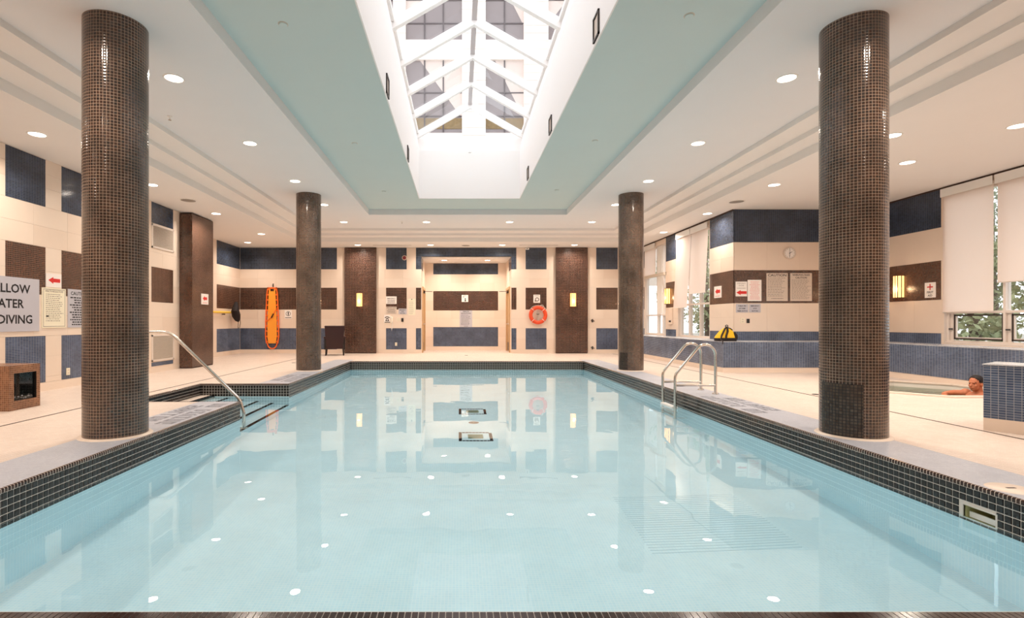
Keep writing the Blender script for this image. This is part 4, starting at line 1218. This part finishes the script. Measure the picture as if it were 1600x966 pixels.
# =================================================================== DECK LETTERS, HANDRAIL, LADDER
FONT = {'S': '111100111001111', 'H': '101101111101101', 'A': '010101111101101', 'L': '100100100100111', 'O': '111101101101111', 'W': '101101101111101',
        'N': '111101101101101', 'D': '110101101101110', 'I': '111010010010111', 'V': '101101101101010', 'G': '111100101101111', ' ': '0' * 15}
def deck_text(O, U, V, lines, label, p=.04):
    """letters laid in dark tiles; U reading direction, V down the page"""
    O = Vector(O); U = Vector(U); V = Vector(V)
    e = thing('deck_lettering', O, label, 'lettering', 'tile lettering on the pool deck')
    for li, s in enumerate(lines):
        for ci, ch in enumerate(s):
            mb = MB(); any_ = False
            for k, bit in enumerate(FONT[ch]):
                if bit == '1':
                    r, c = divmod(k, 3)
                    q = O + U * ((ci * 4 + c - len(s) * 2 + .5) * p) + V * ((r + li * 6.5) * p)
                    a = q - U * p * .44 - V * p * .44; b = q + U * p * .44 + V * p * .44
                    mb.box(min(a.x, b.x), max(a.x, b.x), min(a.y, b.y), max(a.y, b.y), .004, .0055, 'b'); any_ = True
            if any_: obj('letter', mb, 'letter_tile', e)
    return e
deck_text((-3.60, 6.32, 0), (0, -1, 0), (1, 0, 0), ['SHALLOW', 'NO DIVING'], 'dark tile letters in the grey band beside the stair corner')
deck_text((-3.60, 10.3, 0), (0, -1, 0), (1, 0, 0), ['SHALLOW', 'NO DIVING'], 'dark tile letters in the grey band beyond the stair recess')
deck_text((4.07, 7.05, 0), (0, 1, 0), (-1, 0, 0), ['SHALLOW', 'NO DIVING'], 'dark tile letters in the grey band beside the pool ladder')
sl = thing('deck_hatch', (3.72, 3.45, .004), 'round cream skimmer hatch set in the grey deck band', 'hatch')
obj('disc', MB().lathe([(0, .006), (.12, .006), (.13, 0)], 32), 'cream', sl, local=True, smooth=True)
obj('finger_slot', MB().box(-.03, .03, -.008, .008, .006, .008), 'line', sl, local=True)
for x, y, lab in ((5.55, 7.95, 'small dark floor drain beside the pool ladder'), (-4.55, 14.1, 'small dark floor drain near the far mosaic column'), (.25, 17.2, 'small dark floor drain before the alcove')):
    e = thing('floor_drain', (x, y, 0), lab, 'drain')
    obj('cover', MB().lathe([(0, .005), (.055, .005), (.06, 0)], 20), 'steel_dark', e, local=True)
    obj('slots', MB().box(-.04, .04, -.006, .006, .005, .006).box(-.03, .03, .015, .022, .005, .006).box(-.03, .03, -.022, -.015, .005, .006), 'black', e, local=True)

def smooth_path(pts, n=6):
    """round the corners of a polyline with small quadratic arcs: pts are (point, radius)"""
    out = []
    P = [Vector(p[0]) for p in pts]
    for i, (p, r) in enumerate(pts):
        if i in (0, len(pts) - 1) or r <= 0: out.append(P[i]); continue
        a = P[i] + (P[i - 1] - P[i]).normalized() * r; b = P[i] + (P[i + 1] - P[i]).normalized() * r
        for k in range(n + 1):
            t = k / n
            out.append((1 - t) ** 2 * a + 2 * t * (1 - t) * P[i] + t * t * b)
    return out
hr = thing('stair_handrail', (-4.95, 7.45, 0), 'bent stainless steel handrail leading down the pool steps', 'handrail')
Yh = 7.45
obj('rail', MB().tube(smooth_path([((-4.95, Yh, 0), 0), ((-4.95, Yh, .98), .12), ((-4.2, Yh, .98), .12), ((-3.19, Yh, .0), .06), ((-3.13, Yh, -.2), .03), ((-3.13, Yh, -1.1), 0)]), .024, 12), 'steel', hr, smooth=True)
obj('deck_flange', MB().lathe([(.024, .03), (.05, .02), (.055, 0)], 20, (-4.95, Yh, 0)), 'steel', hr, smooth=True)
obj('step_flange', MB().lathe([(.024, .03), (.06, .02), (.065, 0)], 20, (-3.13, Yh, -1.1)), 'steel', hr, smooth=True)
ld_ = thing('pool_ladder', (4.0, 8.22, 0), 'stainless steel pool ladder with two arched rails and white step', 'pool ladder')
for Yl in (7.98, 8.46):
    pth = [Vector((4.0, Yl, 0)), Vector((4.0, Yl, .6))]
    pth += [Vector((3.835 + .165 * math.cos(t), Yl, .60 + .175 * math.sin(t))) for t in [PI * i / 14 for i in range(1, 11)]]
    pth = pth + smooth_path([(pth[-1], 0), ((3.37, Yl, .30), .06), ((3.37, Yl, -1.0), 0)])[1:]
    o = obj('rail', MB().tube(pth, .022, 12), 'steel', ld_, smooth=True)
    obj('deck_flange', MB().lathe([(.022, .03), (.045, .02), (.05, .004)], 20, (4.0, Yl, 0)), 'steel', o, smooth=True)
    obj('cross_bar', MB().tube([(3.37, Yl, .14), (4.0, Yl, .14)], .018, 10), 'steel', o, smooth=True)
    obj('rubber_bumper', MB().tube([(3.37, Yl, -.95), (3.55, Yl, -.95)], .02, 10), 'white', o, smooth=True)
for z in (-.215, -.5, -.78):
    obj('step', MB().box(3.32, 3.42, 7.99, 8.45, z - .02, z + .02), 'white', ld_, bevel=.01)

# =================================================================== LOOSE OBJECTS
# tiled box with a dark opening by the left wall
bx_ = thing('tiled_box', (-6.15, 6.7, 0), 'brown mosaic box with a dark open side under the big grey sign', 'box')
x0, x1, y0, y1, h = -6.62, -5.66, 6.44, 6.92, .57
M['box_mosaic'] = mosaic('box_mosaic', (112, 72, 50), (146, 100, 72), (176, 140, 110), .025, .025, .0018, rough=.25)
o0, o1, oz0, oz1 = y0 + .075, y1 - .06, .12, .47
bm_ = MB()
for r in free_rects(y0, y1, 0, h, [(o0, o1, oz0, oz1)]): bm_.face([(x1, r[0], r[2]), (x1, r[1], r[2]), (x1, r[1], r[3]), (x1, r[0], r[3])])
bm_.face([(x0, y0, 0), (x1, y0, 0), (x1, y0, h), (x0, y0, h)]); bm_.face([(x1, y1, 0), (x0, y1, 0), (x0, y1, h), (x1, y1, h)])
bm_.face([(x0, y1, 0), (x0, y0, 0), (x0, y0, h), (x0, y1, h)]); bm_.face([(x0, y0, h), (x1, y0, h), (x1, y1, h), (x0, y1, h)])
obj('body', bm_, 'box_mosaic', bx_)
im = MB()
for z in (oz0, oz1): im.face([(x1, o0, z), (x1, o1, z), (x1 - .6, o1, z), (x1 - .6, o0, z)])
for y in (o0, o1): im.face([(x1, y, oz0), (x1, y, oz1), (x1 - .6, y, oz1), (x1 - .6, y, oz0)])
im.face([(x1 - .6, o0, oz0), (x1 - .6, o1, oz0), (x1 - .6, o1, oz1), (x1 - .6, o0, oz1)])
obj('lining', im, 'black', bx_)
gl_ = obj('glass_front', MB().box(x1 - .03, x1 - .025, o0, o1, oz0, oz1), 'glass', bx_)
random.seed(11)
for i in range(26):
    t = i / 25
    y = o0 + .03 + (o1 - o0 - .06) * t
    r = random.uniform(.008, .014)
    obj('pebble', MB().ellipsoid((x1 - .07 - random.uniform(0, .05), y, oz0 + r * .8 + random.choice((0, .02, .035))), (r, r, r * .8), 8, 5), 'steel_dark' if i % 3 else 'sign_grey', bx_, smooth=True)

# chair by the back wall
ch = thing('lounge_chair', (-4.20, 17.35, 0), 'dark maroon leather chair with black legs beside the back wall pilaster', 'chair', rotz=math.radians(12))
w = .31
obj('seat', MB().box(-w + .05, w - .05, -.24, .30, .34, .46), 'leather', ch, local=True, bevel=.025)
bk = MB()
F_ = [(-.27, -.27, .22), (.27, -.27, .22), (.33, -.36, 1.0), (-.33, -.36, 1.0)]; B_ = [(-.27, -.17, .22), (.27, -.17, .22), (.33, -.27, 1.0), (-.33, -.27, 1.0)]
bk.face(F_); bk.face(list(reversed(B_)))
for i in range(4): bk.face([B_[i], B_[(i + 1) % 4], F_[(i + 1) % 4], F_[i]])
obj('backrest', bk, 'leather', ch, local=True, bevel=.02)
for sx in (-1, 1):
    obj('armrest', MB().box(sx * w - .05, sx * w + .05, -.25, .30, .56, .64), 'leather', ch, local=True, bevel=.02)
    obj('arm_panel', MB().box(sx * w - .03, sx * w + .03, -.22, .27, .2, .56), 'wood_dark', ch, local=True)
    for yy_ in (-.24, .27):
        obj('leg', MB().tube([(sx * (w - .02), yy_, 0), (sx * (w - .04), yy_, .34)], [.022, .032], 4), 'wood_dark', ch, local=True)

# yellow and black bag on the ledge corner
bg_ = thing('equipment_bag', (6.10, 11.72, LEDGE), 'yellow and black equipment bag slumped on the ledge corner', 'bag')
def loft(rings):
    mb = MB()
    for A_, B_ in zip(rings[:-1], rings[1:]):
        n = len(A_)
        for k in range(n): mb.face([A_[k], A_[(k + 1) % n], B_[(k + 1) % n], B_[k]])
    mb.face(list(reversed(rings[0]))); mb.face(rings[-1])
    return mb
def bring(cx_, cy_, rx, ry, z, n=20, p=.6):
    out = []
    for k in range(n):
        t = 2 * PI * k / n; c_, s_ = math.cos(t), math.sin(t)
        out.append((cx_ + rx * math.copysign(abs(c_) ** p, c_), cy_ + ry * math.copysign(abs(s_) ** p, s_), z))
    return out
bxc, byc = 6.10, 11.72
obj('base', loft([bring(bxc, byc, .225, .14, LEDGE), bring(bxc, byc, .235, .15, LEDGE + .03), bring(bxc, byc, .225, .14, LEDGE + .075)]), 'strap', bg_, smooth=True)
obj('body', loft([bring(bxc - .01, byc, .222, .138, LEDGE + .07), bring(bxc, byc, .205, .125, LEDGE + .12), bring(bxc + .015, byc, .15, .095, LEDGE + .21), bring(bxc + .03, byc, .09, .05, LEDGE + .28), bring(bxc + .03, byc, .035, .02, LEDGE + .315)]), 'yellow', bg_, smooth=True, angle=70)
obj('end_pocket', loft([bring(bxc + .19, byc, .05, .125, LEDGE + .05), bring(bxc + .185, byc, .055, .115, LEDGE + .14), bring(bxc + .165, byc, .035, .08, LEDGE + .20)]), 'strap', bg_, smooth=True)
obj('strap', MB().tube([(bxc - .06, byc - .15, LEDGE + .06), (bxc - .05, byc - .14, LEDGE + .12), (bxc - .0, byc - .105, LEDGE + .22), (bxc + .03, byc - .03, LEDGE + .31)], .022, 8), 'strap', bg_, smooth=True)
obj('strap', MB().tube([(bxc + .03, byc - .02, LEDGE + .31), (bxc + .09, byc - .05, LEDGE + .285), (bxc + .13, byc - .06, LEDGE + .25)], .012, 8), 'strap', bg_, smooth=True)
obj('shoulder_strap', MB().tube([(bxc + .02, byc - .02, LEDGE + .32), (bxc - .06, byc - .09, LEDGE + .28), (bxc - .17, byc - .17, LEDGE + .13), (bxc - .22, byc - .22, LEDGE + .04), (bxc - .235, byc - .345, LEDGE + .01), (bxc - .24, byc - .345, LEDGE - .06)], [.018, .02, .02, .014, .012, .01], 8), 'strap', bg_, smooth=True)
obj('carry_handle', MB().tube([(bxc + .03 + .028 * math.cos(2 * PI * i / 14), byc, LEDGE + .34 + .026 * math.sin(2 * PI * i / 14)) for i in range(14)], .009, 6, True), 'strap', bg_, smooth=True)

# =================================================================== WINDOWS AND BLINDS
def window(n, fr, u0, u1, z0, z1, mull, trans, depth=-.09, hopper=None):
    """frame bars set back in the opening; mull: u positions, trans: z positions"""
    e = thing('window_%d' % n, fr.p((u0 + u1) / 2, z0, 0), None, None, kind='structure')
    w = .045
    us = [u0 + w / 2] + list(mull) + [u1 - w / 2]
    for u in us: obj('mullion', fr.slab(MB(), u - w / 2, u + w / 2, z0, z1, depth - .05, depth + .05), 'frame', e)
    zs = [z0 + w / 2] + list(trans) + [z1 - w / 2]
    for z in zs:
        for a, b in zip(us[:-1], us[1:]): obj('transom', fr.slab(MB(), a + w / 2, b - w / 2, z - w / 2, z + w / 2, depth - .05, depth + .05), 'frame', e)
    for i, (a, b) in enumerate(zip(us[:-1], us[1:])):
        for j, (c, d) in enumerate(zip(zs[:-1], zs[1:])):
            if hopper and j == 0 and (hopper == 'all' or i in hopper):
                # dark hopper sash with its own frame, stay and handle
                g = .028; A_, B_, C_, D_ = a + w / 2 + .07, b - w / 2 - .02, c + w / 2 + .02, d - w / 2 - .02
                sash = obj('hopper_sash', MB(), 'frame_dark', e)
                mb = MB()
                for q in ((A_, B_, C_, C_ + g), (A_, B_, D_ - g, D_), (A_, A_ + g, C_, D_), (B_ - g, B_, C_, D_)): fr.slab(mb, *q, depth - .02, depth + .02)
                me = mb.mesh('hopper_sash'); me.materials.append(M['frame_dark']); sash.data = me
                obj('sash_bead', fr.slab(fr.slab(MB(), A_ + g, B_ - g, C_ + g, C_ + g + .02, depth - .015, depth + .012), A_ + g, A_ + g + .02, C_ + g + .02, D_ - g, depth - .015, depth + .012), 'frame', sash)
                obj('pane', fr.slab(MB(), A_ + g, B_ - g, C_ + g, D_ - g, depth - .006, depth), 'glass', sash)
                um = (A_ + B_) / 2
                obj('handle', MB().tube([fr.p(um - .08, C_ - .0, depth + .06), fr.p(um - .03, C_ + .01, depth + .075), fr.p(um + .03, C_ + .01, depth + .075), fr.p(um + .08, C_ - .0, depth + .06)], .012, 8), 'steel_dark', sash, smooth=True)
                obj('stay', MB().tube([fr.p(A_ - .01, C_ + .2, depth + .03), fr.p(A_ - .06, C_ + .2, depth + .06)], .014, 8), 'black', sash)
                obj('jamb_panel', fr.slab(MB(), a + w / 2, a + w / 2 + .07, c + w / 2, d - w / 2, depth - .02, depth + .01), 'frame', e)
                continue
            obj('pane', fr.slab(MB(), a + w / 2, b - w / 2, c + w / 2, d - w / 2, depth - .004, depth + .002), 'glass', e)
    obj('window_sill', fr.slab(MB(), u0, u1, z0 - .015, z0 + .005, -.12, .012), 'frame', e)
    rv = MB()
    for q in ((u0 - .0, u0 + .012), (u1 - .012, u1)): fr.slab(rv, q[0], q[1], z0, z1, -.12, .012)
    fr.slab(rv, u0, u1, z1 - .012, z1, -.12, .012)
    obj('reveal', rv, 'frame', e)
    return e
window(1, FRB, -17.9, -16.07, LEDGE + .012, 3.62, (-16.85, -16.42), (1.35, 2.66))
window(2, FRB, -15.15, -13.25, LEDGE + .012, 3.62, (-14.55, -13.9), (1.62,))
window(3, FR, -10.12, -4.2, LEDGE + .035, 3.62, (-9.05, -8.08, -7.04, -6.04, -5.02), (1.31, ), hopper='all')
# white infill panel and hopper of the door-like bay
def blind(fr, u0, u1, ztop, zbot, label, d0, d1, house=True, group='cream roller blinds'):
    e = thing('roller_blind', fr.p((u0 + u1) / 2, zbot, d0), label, 'blind', group)
    P = fr.p
    mb = MB()
    A_ = [P(u0, zbot, d1), P(u1, zbot, d1), P(u1, ztop, d0), P(u0, ztop, d0)]
    off = fr.N * .003
    B_ = [q + off for q in A_]
    mb.face(B_); mb.face(list(reversed(A_)))
    for i in range(4): mb.face([A_[i], A_[(i + 1) % 4], B_[(i + 1) % 4], B_[i]])
    obj('fabric', mb, 'blind', e)
    obj('bottom_bar', MB().tube([P(u0, zbot, d1 + .001), P(u1, zbot, d1 + .001)], .011, 8), 'frame', e, smooth=True)
    obj('roller', MB().tube([P(u0, ztop + .02, d0 + .002), P(u1, ztop + .02, d0 + .002)], .028, 12), 'frame', e, smooth=True)
    obj('fascia', fr.slab(MB(), u0 - .015, u1 + .015, ztop - .03, ztop + .13, d0 + .034, d0 + .046), 'white', e)
    return e
blind(FRB, -17.86, -16.86, 3.60, 2.70, 'short cream roller blind over the narrow bay near the back wall corner', .02, .03)
blind(FRB, -15.2, -14.30, 3.60, 1.54, 'longer cream roller blind of the pair beside the pier lamp', .02, .13)
blind(FRB, -14.24, -13.30, 3.60, 1.90, 'shorter cream roller blind of the pair beside the yellow bag', .02, .10)
blind(FR, -10.13, -9.17, 3.62, 1.32, 'long cream roller blind next to the first aid sign', .02, .025)
blind(FR, -9.10, -7.14, 3.62, 1.83, 'wide cream roller blind stopping above the clear window pane', .02, .025)
blind(FR, -7.08, -5.06, 3.62, 1.5, 'wide cream roller blind beyond the clear window pane', .02, .025)
e = thing('door_header', FRB.p(-16.97, 2.60, .0), 'grey brown header bar across the window bay near the back corner', 'header bar')
obj('bar', FRB.slab(MB(), -17.95, -16.02, 2.60, 2.69, .03, .1), 'grille', e)
obj('bracket', FRB.slab(FRB.slab(MB(), -17.94, -17.9, 2.6, 2.69, .012, .03), -16.06, -16.03, 2.6, 2.69, .012, .03), 'steel_dark', e)
e = thing('infill_panel', FRB.p(-16.6, 1.4, -.03), 'narrow white panel in the window bay near the back corner', 'panel')
obj('board', FRB.slab(MB(), -16.82, -16.44, 1.38, 3.58, -.035, -.02), 'white', e)
obj('edge_strip', FRB.slab(MB(), -16.83, -16.81, 1.38, 3.58, -.035, -.01), 'frame', e)

# =================================================================== WHIRLPOOL AND BATHER
def octagon(a):
    k_ = a * math.tan(PI / 8)
    return [(TC[0] + x, TC[1] + y) for x, y in ((-k_, -a), (k_, -a), (a, -k_), (a, k_), (k_, a), (-k_, a), (-a, k_), (-a, -k_))]
TW = -.07
tub = thing('whirlpool_tub', (TC[0], TC[1], -.75), 'white octagonal whirlpool tub sunk in the floor under the windows', 'hot tub', kind='structure')
def oct_band(mb, a0, z0, a1, z1):
    A_, B_ = octagon(a0), octagon(a1)
    for i in range(8):
        j = (i + 1) % 8
        mb.face([(*A_[i], z0), (*A_[j], z0), (*B_[j], z1), (*B_[i], z1)])
sh = MB()
oct_band(sh, TA - .12, .02, TA - .16, -.42); oct_band(sh, TA - .16, -.42, TA - .55, -.45); oct_band(sh, TA - .55, -.45, TA - .62, -.75)
sh.face([(*p, -.75) for p in octagon(TA - .62)])
obj('shell', sh, 'tub', tub)
for i in range(8):
    A_, B_ = octagon(TA), octagon(TA - .13)
    j = (i + 1) % 8
    c_ = MB(); q = [A_[i], A_[j], B_[j], B_[i]]
    c_.prism(q, 0, .03)
    obj('curb_stone', c_, 'cream', tub, bevel=.006)
tw = MB().face([(*p, TW) for p in octagon(TA - .125)])
tww = obj('whirlpool_water', tw, 'tubwater', kind='stuff', label='greenish rippling water in the whirlpool tub', cat='water')
try:
    tww.cycles.is_caustics_caster = True
    for o in children(tub): o.cycles.is_caustics_receiver = True
except Exception: pass
jn = thing('spa_jet_cap', (7.55, TC[1] + TA - .06, .03), 'small dark jet control knob on the far whirlpool curb', 'knob')
obj('knob', MB().lathe([(0, .03), (.03, .028), (.04, 0)], 16), 'black', jn, local=True, smooth=True)
obj('collar', MB().lathe([(.04, .004), (.055, .003), (.055, 0)], 16), 'steel_dark', jn, local=True)

# bather: one continuous body from fused volumes, facing the tub centre, leaning on the curb
def fused(mb, name, voxel, material, smooth_it=4):
    me = mb.mesh(name)
    o = bpy.data.objects.new(name, me); COL.objects.link(o)
    r = o.modifiers.new('r', 'REMESH'); r.mode = 'VOXEL'; r.voxel_size = voxel; r.use_smooth_shade = True
    s_ = o.modifiers.new('s', 'SMOOTH'); s_.iterations = smooth_it; s_.factor = .5
    dg = bpy.context.evaluated_depsgraph_get()
    m2 = bpy.data.meshes.new_from_object(o.evaluated_get(dg))
    bpy.data.objects.remove(o); bpy.data.meshes.remove(me)
    m2.name = name
    m2.materials.clear(); m2.materials.append(M[material])
    for p in m2.polygons: p.use_smooth = True
    return m2
HEADING = math.atan2(-.22, -1.0)                    # body local +x looks this way
bp = thing('person', (8.30, 8.22, .03), 'bare shouldered person with short dark hair sitting in the whirlpool tub', 'person', rotz=HEADING)
b_ = MB()
# head, local frame: +x forward, z up; water at TW
hz = .10
b_.ellipsoid((0.0, 0, hz + .035), (.098, .074, .098), 20, 14)        # skull
b_.ellipsoid((.035, 0, hz - .035), (.066, .058, .078), 16, 12)       # face
b_.ellipsoid((.062, 0, hz - .088), (.030, .030, .024), 12, 8)        # chin
b_.ellipsoid((.088, 0, hz + .028), (.016, .046, .012), 12, 8)        # brow
b_.tube([(.088, 0, hz + .018), (.104, 0, hz - .008), (.117, 0, hz - .026), (.098, 0, hz - .034)], [.010, .012, .015, .010], 8)   # nose
b_.ellipsoid((.097, 0, hz - .054), (.011, .026, .008), 12, 8)        # lips
b_.ellipsoid((.096, 0, hz - .064), (.011, .022, .007), 12, 8)
for sg in (-1, 1):
    b_.ellipsoid((-.008, sg * .077, hz - .005), (.020, .012, .034), 10, 8)   # ear
    b_.ellipsoid((.062, sg * .040, hz - .022), (.026, .020, .022), 10, 8)    # cheek
b_.tube([(-.025, 0, hz - .02), (-.04, 0, hz - .10), (-.055, 0, hz - .17)], [.060, .058, .075], 14)   # neck
b_.ellipsoid((-.06, 0, hz - .27), (.125, .19, .155), 18, 12)          # upper torso
b_.ellipsoid((-.02, 0, hz - .50), (.115, .155, .17), 18, 12)
for sg in (-1, 1):
    b_.ellipsoid((-.06, sg * .175, hz - .165), (.075, .075, .07), 14, 10)     # shoulder
    b_.tube([(-.06, sg * .19, hz - .18), (.06, sg * .27, hz - .175), (.17, sg * .29, hz - .185)], [.058, .050, .043], 12)  # upper arm, near the surface
    b_.tube([(.17, sg * .29, hz - .185), (.30, sg * .24, hz - .185), (.40, sg * .17, hz - .185)], [.043, .038, .028], 12)   # forearm
    b_.ellipsoid((.445, sg * .14, hz - .185), (.045, .038, .018), 12, 8)      # palm
    for k in range(4):                                                         # fingers
        fy = sg * (.165 - .018 * k); L = (.060, .072, .068, .054)[3 - k]
        b_.tube([(.47, fy, hz - .185), (.47 + L * .55, fy - sg * .008, hz - .19), (.47 + L, fy - sg * .014, hz - .203)], [.0095, .009, .008], 8)
    b_.tube([(.43, sg * .115, hz - .183), (.46, sg * .085, hz - .185), (.485, sg * .078, hz - .192)], [.011, .010, .009], 8)  # thumb
    b_.tube([(.0, sg * .09, hz - .56), (.36, sg * .13, hz - .50), (.40, sg * .13, hz - .52)], [.085, .062, .056], 12)      # thigh
    b_.tube([(.40, sg * .13, hz - .52), (.36, sg * .12, hz - .64), (.34, sg * .12, hz - .76)], [.054, .046, .034], 12)    # calf
    b_.ellipsoid((.39, sg * .12, hz - .79), (.085, .038, .03), 12, 8)         # foot
obj('body', fused(b_, 'body', .0065, 'skin', 3), None, bp, local=True)
h_ = MB()
h_.ellipsoid((-.012, 0, hz + .05), (.100, .079, .095), 24, 16)
hm = h_.mesh('hair')
bmh = bmesh.new(); bmh.from_mesh(hm)
bmesh.ops.remove_doubles(bmh, verts=bmh.verts, dist=1e-5)
dead = [f_ for f_ in bmh.faces if (lambda c: c.x > .045 + max(0, (c.z - hz - .07)) * .9 or c.z < hz - .03 + max(0, c.x + .03) * 1.0)(f_.calc_center_median())]
bmesh.ops.delete(bmh, geom=dead, context='FACES')
bmh.to_mesh(hm); bmh.free()
for p in hm.polygons: p.use_smooth = True
hm.materials.append(M['hair'])
ho = obj('hair', hm, None, bp, local=True)
so = ho.modifiers.new('thick', 'SOLIDIFY'); so.thickness = .008; so.offset = 0
for sg in (-1, 1):
    obj('eyebrow', MB().tube([(.094, sg * .016, hz + .026), (.088, sg * .034, hz + .031), (.070, sg * .050, hz + .026)], .005, 6), 'hair', bp, local=True, smooth=True)
    obj('eye', MB().ellipsoid((.083, sg * .031, hz + .008), (.008, .012, .006), 10, 6), 'ink', bp, local=True, smooth=True)

# =================================================================== OUTSIDE
obj('ground_outside', MB().face([(XRB + .3, YS + .3, -.6), (80, YS + .3, -.6), (80, 80, -.6), (XRB + .3, 80, -.6)]).face([(XRW + .3, -40, -.6), (80, -40, -.6), (80, YS + .3, -.6), (XRW + .3, YS + .3, -.6)]), 'ground', kind='structure')
def tree(x, y, h, r, label, leaf, seed):
    rnd = random.Random(seed)
    e = thing('garden_tree', (x, y, -.6), label, 'tree', 'trees outside the windows')
    obj('trunk', MB().tube([(0, 0, 0), (.05, .03, h * .3), (-.05, .05, h * .6), (0, 0, h * .85)], [.16, .13, .09, .03], 8), 'bark', e, local=True, smooth=True)
    mb = MB()
    clumps = [(rnd.gauss(0, r * .45), rnd.gauss(0, r * .45), h * .25 + rnd.random() * h * .75, rnd.uniform(.35, .7) * r * .6) for _ in range(46)]
    for cx_, cy_, cz_, cr_ in clumps:
        for _ in range(60):
            d = Vector((rnd.gauss(0, 1), rnd.gauss(0, 1), rnd.gauss(0, 1))).normalized() * cr_ * rnd.uniform(.55, 1)
            c = Vector((cx_, cy_, cz_)) + d
            a = Vector((rnd.gauss(0, 1), rnd.gauss(0, 1), rnd.gauss(0, 1))).normalized(); b = a.cross(d).normalized() if a.cross(d).length > .01 else Vector((1, 0, 0))
            s_ = rnd.uniform(.07, .14)
            mb.face([c - a * s_, c + b * s_ * .5, c + a * s_, c - b * s_ * .5])
    obj('crown', mb, leaf, e, local=True, kind='stuff')
tree(14.3, 14.2, 4.2, 1.7, 'low pale green bush outside in line with the first spa hopper window', 'leaf2', 2)
tree(20.2, 14.6, 5.5, 1.5, 'grey green bushy tree outside beside the pale bush', 'leaf', 1)
tree(23.0, 22.0, 8.0, 2.6, 'tall grey green tree outside behind the pale bush', 'leaf', 3)
tree(11.4, 23.5, 6.0, 1.8, 'pale leafy tree outside the rear window bays', 'leaf2', 4)
tree(16.5, 6.5, 6.0, 2.0, 'dense bushy tree outside the near end of the spa windows', 'leaf', 5)

# tower over the skylight: courses of precast panels between window bays
TY = 26.0
tower = thing('apartment_tower', (1, TY, 0), 'pale precast apartment tower with grey window bays above the skylight', 'building')
FT = Frame((0, TY, 0), (1, 0, 0), (0, -1, 0))
bays = [(-9.9, -7.0), (-6.24, -3.35), (-2.71, .16), (1.36, 3.31), (4.55, 7.44), (8.6, 10.6)]
rowsT = [(7.2, 10.15), (10.75, 14.5), (15.5, 19.2), (20.2, 23.8), (24.8, 28.4)]
obj('wall', FT.slab(MB(), -13, 14, 3.0, 30, -.6, -.3), 'facade', tower)
edges = [-13] + [v for b in bays for v in b] + [14]
for i in range(0, len(edges), 2):
    z = 5.0
    while z < 24:
        obj('precast_panel', FT.slab(MB(), edges[i], edges[i + 1], z + .008, z + .392, -.3, 0), 'facade', tower)
        z += .4
rnd = random.Random(5)
for a, b in bays:
    prev = 5.0
    for (z0, z1) in rowsT:
        obj('spandrel', FT.slab(MB(), a, b, prev, z0, -.3, -.06), 'facade', tower)
        w_ = obj('window_unit', FT.slab(MB(), a, b, z0, z1, -.3, -.22), 'facade_win', tower)
        n = 3 if b - a > 2.4 else 2
        for k in range(1, n): obj('window_bar', FT.slab(MB(), a + (b - a) * k / n - .035, a + (b - a) * k / n + .035, z0, z1, -.22, -.17), 'facade_frame', w_)
        for zz in (z0 + .9, z0 + 2.1): obj('window_bar', FT.slab(MB(), a, b, zz - .03, zz + .03, -.22, -.18), 'facade_frame', w_)
        s_ = rnd.choice((-1, 1)); um = (a + b) / 2
        cm_ = MB(); x0_, x1_ = (a, a + (b - a) * .75) if s_ < 0 else (b, b - (b - a) * .75)
        cm_.face([FT.p(x0_, z1, -.205), FT.p(x0_, z0 + .8, -.205), FT.p(x1_, z1, -.205)])
        obj('curtain', cm_, 'curtain', w_)
        if z0 < 15: obj('planting_reflection', FT.slab(MB(), a, b, z0 + .25, z0 + .8, -.215, -.19), 'planting_refl', w_)  # greenery mirrored in the panes, painted as a brown strip
        prev = z1
